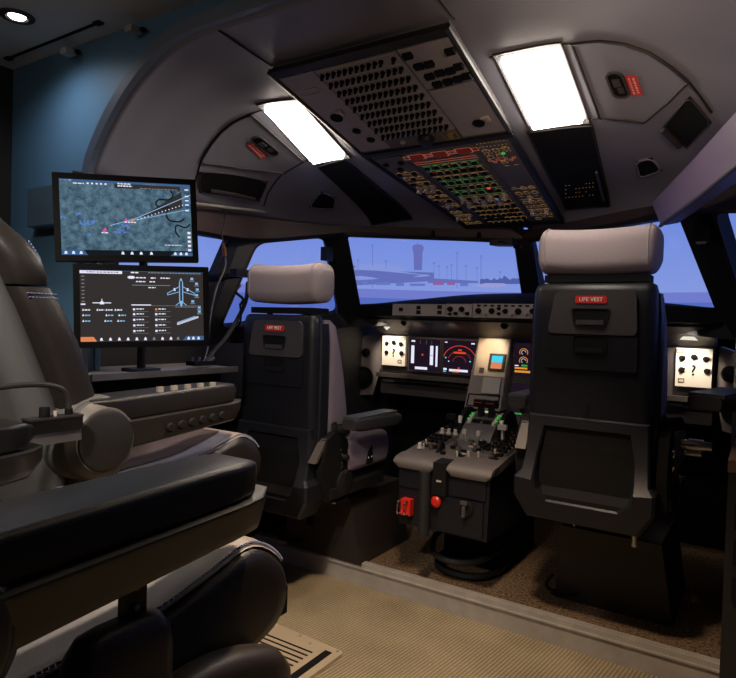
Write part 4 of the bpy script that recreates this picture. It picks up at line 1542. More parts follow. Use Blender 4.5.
m = MB(); m.box(L_((0.09, 2.315, pz(2.315) + 0.012)), (0.02, 0.07, 0.012), 0.004); m.box(L_((0.06, 2.345, pz(2.345) + 0.010)), (0.03, 0.02, 0.02), 0.004); m.build('parking_brake_handle', M['blk2'], t)

ped = [o for o in bpy.data.objects if o.name == 'center_pedestal'][0]
ped.scale = (0.88, 1, 1)

# ================================================================== PILOT SEATS
def pilot_seat(loc, dz, label, inboard, out_x, out_w, out_yaw, hr=0.0):
    """Seat facing +y; its back shell faces the camera. inboard: +1 if the inboard arm is on +x."""
    t = thing('pilot_seat', label, 'seat', loc)
    def Z(z):
        return z + dz
    # hard shell
    secs = []
    for z, hw, yb, yf in ((0.47, 0.184, -0.375, -0.26), (0.55, 0.188, -0.382, -0.26), (0.66, 0.192, -0.388, -0.27), (0.80, 0.194, -0.390, -0.28), (0.95, 0.194, -0.390, -0.285), (1.06, 0.193, -0.390, -0.285), (1.125, 0.190, -0.388, -0.287), (1.145, 0.184, -0.380, -0.290), (1.152, 0.172, -0.368, -0.296)):
        secs.append([(x, y, Z(z)) for x, y in rrect(2 * hw, yf - 0.035 - yb, 0.035, 5, 0, (yb + yf - 0.035) / 2)])
    m = MB(); m.loft(secs, True); m.build('back_shell', M['shell'], t, ang=50)
    # side bolster panels of the shell
    for sx in (-1, 1):
        secs = []
        for z, hw in ((0.50, 0.194), (0.70, 0.200), (0.90, 0.201), (1.05, 0.200), (1.12, 0.194)):
            secs.append([(sx * x, y, Z(z)) for x, y in ((hw - 0.02, -0.365), (hw, -0.355), (hw + 0.005, -0.335), (hw + 0.002, -0.31), (hw - 0.03, -0.305))])
        m = MB(); m.loft(secs, True); m.build('shell_side', M['shell'], t, ang=40)
    def plate(poly, y, th, mm, name, bev=0.003, r=0.012, par=None):
        m = MB()
        m.prism([V((p.x, y, Z(p.y))) for p in roundpoly([(a, b, 0) for a, b in poly], r, 4)], (0, -th, 0), 0)
        return m.build(name, mm, par or t)
    # life-vest door, lower door
    up = plate([(-0.135, 0.988), (0.140, 0.988), (0.132, 1.128), (-0.112, 1.128)], -0.388, 0.012, M['shellp'], 'life_vest_door', r=0.022)
    lo = plate([(-0.137, 0.875), (0.142, 0.875), (0.141, 0.984), (-0.136, 0.984)], -0.388, 0.009, M['shell'], 'lower_door', r=0.008)
    m = MB()
    m.prism([V((p.x, -0.400, Z(p.y))) for p in roundpoly([(-0.048, 1.086, 0), (0.048, 1.086, 0), (0.048, 1.110, 0), (-0.048, 1.110, 0)], 0.006, 3)], (0, -0.002, 0))
    pl = m.build('placard', M['red'], up)
    pl['label'] = 'red placard reading LIFE VEST'
    text('lettering', 'LIFE VEST', 0.0175, frame((0, -0.4024, Z(1.098)), (1, 0, 0), (0, 0, 1)), M['white'], pl)
    # finger recesses
    def recess(poly, y, par, lip):
        o = roundpoly([(a, b, 0) for a, b in poly], 0.010, 3)
        m = MB(); m.prism([V((p.x, y, Z(p.y))) for p in o], (0, -0.0015, 0)); m.build('handle_recess', M['blk2'], par)
        m = MB()
        c = sum((p for p in o), V()) / len(o)
        g = [c + (p - c) * 1.08 for p in o]
        m.ring([V((p.x, y, Z(p.y))) for p in g], [V((p.x, y, Z(p.y))) for p in o], (0, -0.004, 0))
        m.build('recess_rim', M['shell'], par)
        zb = min(b for a, b in poly)
        m = MB(); m.box((0, y - 0.004, Z(zb + 0.008)), (0.085, 0.008, 0.015), 0.004); m.build('pull_lip', lip, par)
    recess([(-0.046, 1.018), (0.046, 1.018), (0.056, 1.068), (-0.056, 1.068)], -0.400, up, M['shellp'])
    recess([(-0.05, 0.930), (0.05, 0.930), (0.05, 0.982), (-0.05, 0.982)], -0.397, lo, M['shell'])
    m = MB(); m.box((0.0, -0.391, Z(0.752)), (0.010, 0.004, 0.030), 0.001); m.build('key_slot', M['blk2'], t)
    # lower frame round the literature pocket, with its wide skirt
    outer = [(-0.186, 0.72), (0.186, 0.72), (0.190, 0.60), (0.196, 0.535), (0.214, 0.515), (0.214, 0.455), (0.172, 0.385), (-0.172, 0.385), (-0.214, 0.455), (-0.214, 0.515), (-0.196, 0.535), (-0.190, 0.60)]
    innr = [(-0.128, 0.682), (0.128, 0.682), (0.146, 0.60), (0.150, 0.54), (0.148, 0.51), (0.140, 0.480), (0.105, 0.452), (-0.105, 0.452), (-0.140, 0.480), (-0.148, 0.51), (-0.150, 0.54), (-0.146, 0.60)]
    yo = [-0.392, -0.392, -0.400, -0.425, -0.440, -0.440, -0.425, -0.425, -0.440, -0.440, -0.425, -0.400]
    m = MB()
    A = [V((x, y, Z(z))) for (x, z), y in zip(outer, yo)]
    B = [V((x, y - 0.004, Z(z))) for (x, z), y in zip(innr, yo)]
    m.loft([[V((p.x, -0.33, p.z)) for p in A], A, [a + (b - a) * 0.12 + V((0, -0.008, 0)) for a, b in zip(A, B)], [a + (b - a) * 0.9 + V((0, -0.008, 0)) for a, b in zip(A, B)], B, [V((p.x, -0.385, p.z)) for p in B]], cap=False)
    m.build('pocket_frame', M['shell'], t, ang=25)
    m = MB(); m.prism([V((x, -0.386, Z(z))) for x, z in innr], (0, 0.004, 0)); m.build('pocket_back', M['blk2'], t)
    # floor of the pocket
    m = MB(); m.hexa([(-0.11, -0.43, Z(0.450)), (0.11, -0.43, Z(0.450)), (0.11, -0.385, Z(0.450)), (-0.11, -0.385, Z(0.450)), (-0.125, -0.43, Z(0.465)), (0.125, -0.43, Z(0.465)), (0.14, -0.386, Z(0.485)), (-0.14, -0.386, Z(0.485))], 0.002); m.build('pocket_floor', M['blk2'], t)
    # upholstery
    secs = []
    for z, hw, yf in ((0.62, 0.18, -0.15), (0.68, 0.190, -0.145), (0.78, 0.196, -0.165), (0.90, 0.196, -0.19), (1.03, 0.192, -0.220), (1.11, 0.184, -0.240), (1.135, 0.165, -0.255)):
        yb = -0.315
        secs.append([(x, y, Z(z)) for x, y in rrect(2 * hw + 0.02, yf - yb, 0.035, 5, 0, (yf + yb) / 2)])
    m = MB(); m.loft(secs, True); m.build('backrest_cushion', M['fabric_l'], t, ang=60)
    secs = []
    n = 12
    for k in range(n + 1):
        u = k / n
        y = -0.235 + 0.35 * u
        top = 0.662 + 0.014 * math.sin(PI * u) - (0.02 if k in (0, n) else 0)
        bot = 0.525 + (0.02 if k in (0, n) else 0)
        hw = 0.238 - (0.012 if k in (0, n) else 0)
        secs.append([(p[0], y, Z(p[1])) for p in rrect(2 * hw, top - bot, 0.03, 4, 0, (top + bot) / 2)])
    m = MB(); m.loft(secs, True); sc = m.build('seat_cushion', M['fabric_l'], t, ang=60)
    m = MB()
    m.prism([V((inboard * 0.2375, y, Z(z))) for y, z in ((-0.085, 0.545), (-0.035, 0.545), (-0.043, 0.615), (-0.07, 0.595))], (inboard * 0.005, 0, 0), 0.001)
    tg = m.build('strap_tab', M['blk2'], sc)
    for y in (-0.072, -0.048):
        m = MB(); m.lathe([(0.004, 0), (0.003, 0.002)], (inboard * 0.2425, y, Z(0.572)), (inboard, 0, 0), 8); m.build('tab_rivet', M['white'], tg)
    m = MB(); m.box((0, -0.06, Z(0.505)), (0.42, 0.36, 0.04), 0.012); m.build('seat_pan', M['blk'], t)
    # headrest roll
    secs = []
    n = 40
    for k in range(n + 1):
        u = math.sin((-1 + 2 * k / n) * PI / 2)
        e = 1 - 0.42 * (max(0, abs(u) - 0.84) / 0.16) ** 2.4
        hz = 0.076 * e
        hy = 0.068 * e
        zc = 1.256 + hr + 0.010 * u * u - 0.004
        secs.append([(u * 0.187, -0.315 + a, Z(zc + b)) for a, b in rrect(2 * hy, 2 * hz, 0.045 * e, 6)])
    m = MB(); m.loft(secs, True); h = m.build('headrest', M['fabric'], t, ang=60)
    for u in (-0.97, 0.97):
        m = MB()
        hz, hy = 0.0758, 0.0678
        zc = 1.256 + hr + 0.009 - 0.004
        pts = [(u * 0.162, -0.315 + a, Z(zc + b)) for a, b in rrect(2 * hy * 1.0, 2 * hz * 1.0, 0.045, 6)]
        m.tube([V(p) for p in pts + pts[:1]], 0.0022, 6)
        m.build('seam_piping', M['fabric'], h)
    m = MB(); m.box((0, -0.315, Z(1.168)), (0.32, 0.10, 0.024), 0.008); m.build('headrest_tray', M['blk2'], t)
    for sx in (-1, 1):
        m = MB(); m.cyl((sx * 0.10, -0.32, Z(1.12)), (sx * 0.10, -0.315, Z(1.175)), 0.012, n=12); m.build('headrest_post', M['blk2'], t)
    # arms
    def arm(x, y0, y1, z, wide, name, yw=0.0):
        secs = []
        n = 10
        for k in range(n + 1):
            u = k / n
            e = 0.75 if k in (0, n) else (0.94 if k in (1, n - 1) else 1.0)
            secs.append([(x + a, y0 + (y1 - y0) * u, Z(z + b - 0.012 * u)) for a, b in rrect(wide * e, 0.055 * e, 0.014, 4)])
        R_ = Matrix.Translation((x, y0, 0)) @ Matrix.Rotation(yw, 4, 'Z') @ Matrix.Translation((-x, -y0, 0))
        m = MB(); m.loft([[R_ @ V(p) for p in q] for q in secs], True)
        a = m.build(name, M['dark'], t, ang=50)
        m = MB(); m.box((x, (y0 * 0.55 + y1 * 0.45), Z(z + 0.023)), (wide * 0.82, abs(y1 - y0) * 0.84, 0.012), 0.004, 2, R_); m.build('arm_pad', mat('arm_pad_grey', (66, 69, 69), 0.5), a)
        return a
    ix = inboard
    arm(ix * 0.275, -0.27, 0.085, 0.735, 0.085, 'armrest')
    arm(-ix * out_x, -0.24, 0.16, 0.785, out_w, 'armrest', ix * out_yaw)
    for sx in (-1, 1):
        m = MB()
        m.cyl((sx * 0.20, -0.27, Z(0.705)), (sx * 0.255, -0.24, Z(0.715)), 0.022, n=14)
        m.cyl((sx * 0.20, -0.27, Z(0.705)), (sx * 0.215, -0.262, Z(0.708)), 0.032, n=14)
        m.build('arm_pivot', M['blk2'], t)
        # recline mechanism below the arm: dark plates with a bright sloping guard
        m = MB()
        m.prism([V((sx * 0.205, y, Z(z))) for y, z in ((-0.35, 0.68), (-0.30, 0.705), (-0.22, 0.67), (-0.19, 0.58), (-0.18, 0.46), (-0.22, 0.42), (-0.34, 0.44), (-0.38, 0.56))], (sx * 0.030, 0, 0), 0.004)
        pl2 = m.build('recline_housing', M['blk2'], t)
        m = MB()
        if sx == inboard:
          m.hexa([(sx * 0.190, -0.412, Z(0.60)), (sx * 0.226, -0.412, Z(0.60)), (sx * 0.226, -0.398, Z(0.60)), (sx * 0.190, -0.398, Z(0.60)), (sx * 0.194, -0.345, Z(0.685)), (sx * 0.226, -0.345, Z(0.685)), (sx * 0.226, -0.33, Z(0.68)), (sx * 0.194, -0.33, Z(0.68))], 0.003)
        if sx == inboard:
            m.build('guard_plate', mat('guard_plate_grey', (74, 68, 66), 0.4), pl2)
        m = MB()
        m.lathe([(0.05, 0), (0.05, 0.01), (0.035, 0.016), (0.015, 0.018)], (sx * 0.235, -0.235, Z(0.50)), (sx, 0, 0), 20)
        m.lathe([(0.012, 0), (0.012, 0.02)], (sx * 0.235, -0.24, Z(0.60)), (sx, 0, 0), 12)
        m.lathe([(0.012, 0), (0.012, 0.02)], (sx * 0.235, -0.235, Z(0.54)), (sx, 0, 0), 12)
        m.build('recline_hub', M['blk'], pl2)
        for yy, zz in ((-0.262, 0.63), (-0.255, 0.612), (-0.25, 0.575), (-0.25, 0.56)):
            m = MB(); m.lathe([(0.006, 0), (0.005, 0.005)], (sx * 0.2355, yy, Z(zz)), (sx, 0, 0), 10); m.build('bolt', M['chrome'], pl2)
        m = MB(); m.box((sx * 0.225, -0.14, Z(0.47)), (0.04, 0.38, 0.04), 0.006); m.build('side_rail', M['blk'], t)
        if sx == inboard:
            continue
        m = MB(); m.cyl((sx * 0.235, -0.05, Z(0.62)), (sx * 0.33, -0.05, Z(0.62)), 0.016, n=14); m.cyl((sx * 0.26, -0.05, Z(0.62)), (sx * 0.305, -0.05, Z(0.62)), 0.022, n=14); m.cyl((sx * 0.25, -0.05, Z(0.592)), (sx * 0.30, -0.05, Z(0.592)), 0.010, n=10)
        m.build('adjuster_handle', M['alu'], pl2)
    # pedestal
    m = MB(); m.box((0.0, -0.02, (0.24 + Z(0.49)) / 2), (0.17, 0.20, Z(0.49) - 0.24), 0.006); m.build('seat_column', M['dark'], t)
    m = MB()
    m.box((-0.012, -0.124, Z(0.30)), (0.034, 0.008, 0.10), 0.002)
    for k in range(4):
        m.box((-0.012, -0.130, Z(0.265 + 0.022 * k)), (0.02, 0.004, 0.006))
    m.build('height_rack', M['blk2'], t)
    for x in (-0.09, 0.115):
        m = MB(); m.cyl((x, -0.13, 0.26), (x, -0.13, Z(0.37)), 0.006 if x < 0 else 0.012, n=12); m.build('guide_rod', M['alu'], t)
    m = MB()
    m.hexa([(-0.16, -0.10, 0), (0.24, -0.10, 0), (0.24, 0.30, 0), (-0.16, 0.30, 0), (-0.13, -0.14, 0.285), (0.20, -0.14, 0.285), (0.20, 0.28, 0.285), (-0.13, 0.28, 0.285)], 0.008)
    m.build('seat_base', mat('seat_base_brown', (34, 27, 24), 0.6), t)
    m = MB(); m.tube(spline([(-0.155, -0.14, 0.10), (-0.175, -0.15, 0.07), (-0.17, -0.135, 0.04), (-0.10, -0.125, 0.04), (-0.07, -0.125, 0.05)], 5), 0.006, 8); m.build('cargo_loop', M['blk2'], t)
    return t
pilot_seat((0.53, 2.42, 0), 0.0, 'right-hand pilot seat with tall dark back shell and pale headrest, right of the centre pedestal', -1, 0.315, 0.13, 0.22)
pilot_seat((-0.61, 2.225, 0), -0.125, 'left-hand pilot seat, lower and farther, left of the centre pedestal', 1, 0.265, 0.07, 0.0, 0.018)

# ================================================================== INSTRUCTOR SEATS
def instructor_seat(loc, label, buttons, mic_bar):
    t = thing('instructor_seat', label, 'seat', loc)
    # cushion
    prof = [(-0.30, 0.690), (-0.10, 0.700), (0.06, 0.712), (0.16, 0.735), (0.225, 0.752), (0.265, 0.742), (0.300, 0.715), (0.320, 0.680), (0.322, 0.650), (0.310, 0.625), (0.28, 0.605), (0.20, 0.590), (0.0, 0.575), (-0.30, 0.575)]
    prof = [(p.x, p.y) for p in spline([(a, b, 0) for a, b in prof], 3)]
    cy, cz = 0.0, 0.66
    def sec(x, s, dip=0.0):
        out = []
        for i, (y, z) in enumerate(prof):
            yy, zz = cy + (y - cy) * (1 - (1 - s) * 0.5), cz + (z - cz) * s
            if i < 14:
                zz -= dip * (1 if i < 12 else 0.5)
            out.append((x, yy, zz))
        return out
    m = MB()
    m.loft([sec(-0.262, 0.72), sec(-0.258, 0.88), sec(-0.245, 0.97), sec(-0.22, 1.0), sec(-0.15, 1.0, 0.008), sec(0, 1, 0.014), sec(0.15, 1.0, 0.008), sec(0.22, 1.0), sec(0.245, 0.97), sec(0.258, 0.88), sec(0.262, 0.72)], True)
    cu = m.build('seat_cushion', M['leather'], t, ang=60)
    # lighter leather top that wraps over the nose
    def tops(x, s, dip, off):
        out = []
        P = [V(p) for p in sec(x, s, dip)][:20]
        c = V((x, 0.0, 0.62))
        for i, p in enumerate(P):
            n = V((0, P[min(i + 1, 19)].y - P[max(i - 1, 0)].y, P[min(i + 1, 19)].z - P[max(i - 1, 0)].z))
            n = V((0, -n.z, n.y)).normalized()
            out.append(p + n * off)
        return out
    xs = [(-0.248, 0.965, 0, 0.002), (-0.240, 0.98, 0, 0.005), (-0.22, 1.0, 0, 0.006), (-0.15, 1.0, 0.008, 0.006), (0, 1, 0.014, 0.006), (0.15, 1.0, 0.008, 0.006), (0.22, 1.0, 0, 0.006), (0.240, 0.98, 0, 0.005), (0.248, 0.965, 0, 0.002)]
    m = MB(); m.loft([tops(*a) for a in xs], cap=False, ring=False)
    m.build('cushion_cover', M['leather_g'], t, ang=70)
    m = MB()
    m.loft([[V(p) + V((0, 0, 0.0015)) for p in tops(x, 1.0, d, 0.0075)[:13]] for x, d in ((-0.165, 0.007), (-0.10, 0.010), (0, 0.014), (0.10, 0.010), (0.165, 0.007))], cap=False, ring=False)
    m.build('cushion_insert', M['insert'], t, ang=70)
    # blue-white stitching along both edges
    m = MB()
    for sx in (-1, 1):
        pts = spline([V((sx * 0.2435, p.y, p.z)) + V((0, 0, 0.001)) for p in [V(q) for q in tops(0.243, 0.972, 0, 0.0055)]], 4)
        d = 0.0
        for p, q in zip(pts, pts[1:]):
            n = max(1, int((q - p).length / 0.0060))
            for k in range(n):
                a, c = p + (q - p) * (k / n), p + (q - p) * ((k + 0.62) / n)
                m.cyl(a, c, 0.0020, n=5)
    m.build('stitching', M['stitch'], cu)['kind'] = 'stuff'
    if buttons:
        for ch in t.children:
            ch.location.y = 0.035
    # back: hard rear shell + leather front with shoulder headrest
    def yfront(z):
        return interp([(0.66, -0.13), (0.75, -0.15), (0.90, -0.20), (1.03, -0.252), (1.134, -0.300), (1.168, -0.322), (1.225, -0.335), (1.26, -0.37), (1.40, -0.41)], z)
    secs = []
    for z, hw in ((0.66, 0.235), (0.75, 0.258), (0.90, 0.276), (1.03, 0.282), (1.10, 0.276), (1.138, 0.264)):
        y1 = yfront(z); y0 = y1 - 0.085
        secs.append([(x, y, z) for x, y in rrect(2 * hw, y1 - y0, 0.03, 5, 0, (y0 + y1) / 2)])
    m = MB(); m.loft(secs, True); bk = m.build('backrest', M['leather_b'], t, ang=55)
    secs = []
    for z, hw, e in ((1.143, 0.262, 0), (1.16, 0.272, 0.006), (1.20, 0.268, 0.003), (1.235, 0.252, -0.004), (1.27, 0.225, -0.006), (1.31, 0.195, -0.012), (1.35, 0.165, -0.02), (1.37, 0.13, -0.03)):
        y1 = yfront(z) + e; y0 = y1 - 0.085
        secs.append([(x, y, z) for x, y in rrect(2 * hw, y1 - y0, 0.034, 5, 0, (y0 + y1) / 2)])
    m = MB(); m.loft(secs, True); hd = m.build('headrest', M['leather_b'], t, ang=55)
    secs = []
    for z, hw, e in ((0.64, 0.20, 0), (0.70, 0.225, 0.01), (0.90, 0.240, 0.015), (1.10, 0.240, 0.015), (1.18, 0.236, 0.01), (1.25, 0.215, 0.0), (1.31, 0.18, 0), (1.355, 0.13, -0.01)):
        y1 = yfront(z) - 0.066; y0 = y1 - 0.075 - e
        secs.append([(x, y, z) for x, y in rrect(2 * hw, y1 - y0, 0.05, 6, 0, (y0 + y1) / 2)])
    m = MB(); m.loft(secs, True); m.build('rear_shell', M['silver_p'], t, ang=60)
    m = MB()
    for sx in (-1, 1):
        for z0, z1, par in ((1.148, 1.255, 0),):
            pts = spline([(sx * (h - 0.0095), yfront(z) - 0.0075, z) for z, h in ((1.15, 0.266), (1.17, 0.271), (1.20, 0.268), (1.235, 0.252))], 6)
            for p, q in zip(pts[::1], pts[1::1]):
                m.cyl(p, p + (q - p) * 0.6, 0.0016, n=5)
        for z in (1.118, 1.126):
            pts = [V((sx * 0.270, yfront(z) - 0.07 + 0.007 * k, z)) for k in range(9)]
            for p in pts:
                m.cyl(p, p + V((0, 0.0045, 0)), 0.0014, n=5)
    m.build('stitching', M['stitch'], bk)['kind'] = 'stuff'
    # arms
    def arm(sx, LN):
        x = sx * 0.252
        n = 14
        secs, secs2 = [], []
        for k in range(n + 1):
            u = k / n
            y = -0.235 + LN * u
            tip = max(0.0, (u - 0.80) / 0.20)
            w = (0.112 - 0.018 * u) * math.sqrt(max(0.03, 1 - tip ** 3 * 0.9))
            back = 1.0 if k else 0.8
            z0 = 0.856 + 0.012 * u
            hgt = (0.052 - 0.008 * tip) * (0.55 if k == n else 1.0)
            secs.append([(x + a, y, z0 + 0.020 + b) for a, b in rrect(w * back, hgt, 0.009, 4)])
            # body: flared top edge, keel narrowing below
            wt = (w + 0.018) * back
            zt = 0.849 + 0.014 * u
            zb = 0.776 + 0.036 * u + (0.02 if k == n else 0)
            yy = y + 0.012 * tip
            secs2.append([(x + a * wt / 2, yy, zb + (zt - zb) * c) for a, c in ((-0.93, 1), (0.93, 1), (1.0, 0.97), (1.0, 0.90), (0.95, 0.80), (0.90, 0.35), (0.80, 0.12), (0.60, 0.0), (-0.60, 0.0), (-0.80, 0.12), (-0.90, 0.35), (-0.95, 0.80), (-1.0, 0.90), (-1.0, 0.97))])
        m = MB(); m.loft(secs2, True); body = m.build('armrest', M['armbody'], t, ang=35)
        m = MB(); m.loft(secs, True); m.build('arm_pad', M['leather'], body, ang=50)
        # pivot drum and bracket
        ax = sx
        m = MB()
        m.lathe([(0.080, -0.075), (0.096, -0.065), (0.096, -0.012), (0.090, 0.0)], (x + sx * 0.03, -0.212, 0.815), (ax, 0, 0), 32)
        m.build('pivot_drum', M['silver_d'], t)
        m = MB()
        m.lathe([(0.088, 0), (0.086, 0.012), (0.072, 0.024), (0.070, 0.028)], (x + sx * 0.03, -0.212, 0.815), (ax, 0, 0), 32)
        c = m.build('pivot_collar', M['silver_d'], t)
        m = MB(); m.lathe([(0.066, 0.024), (0.065, 0.033), (0.059, 0.036)], (x + sx * 0.03, -0.212, 0.815), (ax, 0, 0), 32); m.build('pivot_cap', M['armbody'], c)
        m = MB()
        m.hexa([(x - 0.022, -0.235, 0.60), (x + 0.022, -0.235, 0.60), (x + 0.022, -0.150, 0.60), (x - 0.022, -0.150, 0.60), (x - 0.022, -0.258, 0.80), (x + 0.022, -0.258, 0.80), (x + 0.022, -0.160, 0.78), (x - 0.022, -0.160, 0.78)], 0.010, 3)
        m.build('arm_bracket', M['silver_p'], t)
        return body
    before = set(t.children)
    ra = arm(1, 0.455)
    la = arm(-1, 0.410 if mic_bar else 0.30)
    for ch in t.children:
        if ch not in before:
            ch.location.z = -0.018 if mic_bar else 0.0
    if buttons:
        for k in range(5):
            m = MB()
            y = -0.05 + 0.042 * k
            m.lathe([(0.008, 0), (0.007, 0.006)], (0.285, y, 0.901), (0, 0, 1), 10)
            m.box((0.285, y - 0.003, 0.913), (0.008, 0.016, 0.012), 0.003)
            m.build('toggle_button', M['alu_d'], ra)
        for k in range(6):
            m = MB()
            y = -0.04 + 0.034 * k
            m.lathe([(0.012, 0), (0.012, 0.008), (0.008, 0.012)], (0.303 - 0.0005 * k, y, 0.822 + 0.002 * k), (1, 0, 0), 14)
            m.build('side_knob', M['blk2'], ra)
        m = MB()
        m.box((0.285, 0.036, 0.899), (0.030, 0.23, 0.004), 0.002); m.build('button_plate', M['leather'], ra)
    if mic_bar:
        # height-adjust strap, rounded covers and rail on the near side
        m = MB(); m.box((0.280, 0.005, 0.770), (0.014, 0.028, 0.085), 0.003, 2, None)
        m.build('adjust_strap', M['blk'], ra)
        for z in (0.752, 0.775, 0.798):
            m = MB(); m.lathe([(0.004, 0), (0.0035, 0.002)], (0.289, 0.004, z), (1, 0, 0), 10); m.build('strap_hole', M['alu_d'], ra)
        secs = []
        for z, s in ((0.55, 0.9), (0.64, 1.0), (0.70, 1.0), (0.725, 0.94), (0.742, 0.75), (0.748, 0.45)):
            secs.append([(0.285 + a * s, -0.015 + b * s, z) for a, b in rrect(0.046, 0.135, 0.022, 6)])
        m = MB(); m.loft(secs, True); m.build('adjuster_cover', M['leather_b'], t, ang=50)
        secs = []
        for k in range(11):
            u = k / 10
            y = 0.0 + 0.26 * u
            z = 0.60 + 0.02 * math.sin(PI * u) - 0.035 * u * u
            e = 0.6 if k in (0, 10) else 1.0
            secs.append([(0.290 + a, y, z + b) for a, b in rrect(0.055 * e, 0.075 * e, 0.022, 5)])
        m = MB(); m.loft(secs, True); m.build('slide_rail', M['leather_b'], t, ang=50)
    # footrest block, pan, column and foot
    m = MB(); m.box((0.12, 0.365, 0.580), (0.08, 0.12, 0.050), 0.006); m.build('footrest_block', M['blk2'], t)
    m = MB(); m.box((0.02, -0.02, 0.555), (0.44, 0.50, 0.04), 0.015); m.build('seat_pan', M['blk2'], t)
    m = MB(); m.lathe([(0.07, 0.0), (0.06, 0.02), (0.055, 0.40), (0.075, 0.54)], (0, -0.06, 0.0), (0, 0, 1), 20); m.build('seat_column', M['blk'], t)
    m = MB(); m.box((0, -0.06, 0.012), (0.34, 0.34, 0.024), 0.006); m.build('floor_flange', M['blk'], t)
    if mic_bar:
        m = MB(); m.box((-0.305, 0.24, 0.860), (0.026, 0.125, 0.022), 0.006); m.build('accessory_bar', M['alu'], la)
    return t
instructor_seat((-0.505, 1.03, ZL), 'farther black leather instructor seat below the monitors, control buttons along its armrest', True, False)
instructor_seat((0.125, 0.44, ZL), 'nearest black leather seat with blue stitching, its plain armrest in the foreground', False, True)

# ---- gooseneck microphone box clamped to the near seat's far arm
c = V((-0.180, 0.69, 0.768))
t = thing('gooseneck_microphone', 'black control box with knob and bent gooseneck, beside the padded arm end at left', 'microphone', c)
m = MB(); m.box((0, 0, 0.014), (0.034, 0.105, 0.026), 0.003); m.build('control_box', M['blk2'], t)
m = MB(); m.box((0, 0, 0.0285), (0.036, 0.107, 0.004), 0.001); m.build('top_plate', M['dark'], t)
m = MB(); m.lathe([(0.010, 0), (0.010, 0.018), (0.009, 0.020)], (0.0, -0.018, 0.030), (0, 0, 1), 18); m.build('knob', M['blk2'], t)
m = MB(); m.lathe([(0.004, 0), (0.004, 0.01)], (0.0, 0.004, 0.030), (0, 0, 1), 10); m.build('indicator', M['lever'], t)
m = MB(); m.lathe([(0.008, 0), (0.008, 0.012), (0.005, 0.014)], (0.0, 0.032, 0.030), (0, 0, 1), 14); m.build('socket', M['blk2'], t)
m = MB(); m.tube(spline([(0, 0.032, 0.042), (0, 0.030, 0.062), (0.0, 0.016, 0.083), (0, -0.02, 0.094), (0, -0.08, 0.096), (0.0, -0.15, 0.088), (0.0, -0.22, 0.062)], 6), 0.0055, 10); m.build('gooseneck', M['dark'], t)
m = MB(); m.lathe([(0.008, 0), (0.011, 0.01), (0.011, 0.04), (0.007, 0.05)], (0, -0.215, 0.064), (0, -0.85, -0.4), 14); m.build('microphone_head', M['blk2'], t)

# ---- seat-track plate on the floor
t = thing('floor_plate', 'beige metal seat-track plate with slots on the ribbed carpet', 'floor plate', (-0.36, 1.45, ZL))
m = MB(); m.prism([V((p.x, p.y, 0)) for p in roundpoly([(-0.30, -0.30, 0), (0.235, -0.30, 0), (0.242, 0.20, 0), (-0.30, 0.225, 0)], 0.02, 4)], (0, 0, 0.012), 0.002); m.build('plate', M['beige'], t)
m = MB()
for k in range(12):
    m.box((0.02, -0.13 + k * 0.024, 0.0125), (0.28, 0.006, 0.003))
m.build('slot', M['blk2'], t)
m = MB(); m.box((0.20, -0.02, 0.0125), (0.026, 0.38, 0.004)); m.build('track', M['blk2'], t)
for x, y in ((0.222, 0.19), (0.06, 0.195), (0.225, -0.1), (0.12, 0.175)):
    m = MB(); m.lathe([(0.006, 0), (0.005, 0.003)], (x, y, 0.012), (0, 0, 1), 10); m.build('screw', M['alu_d'], t)

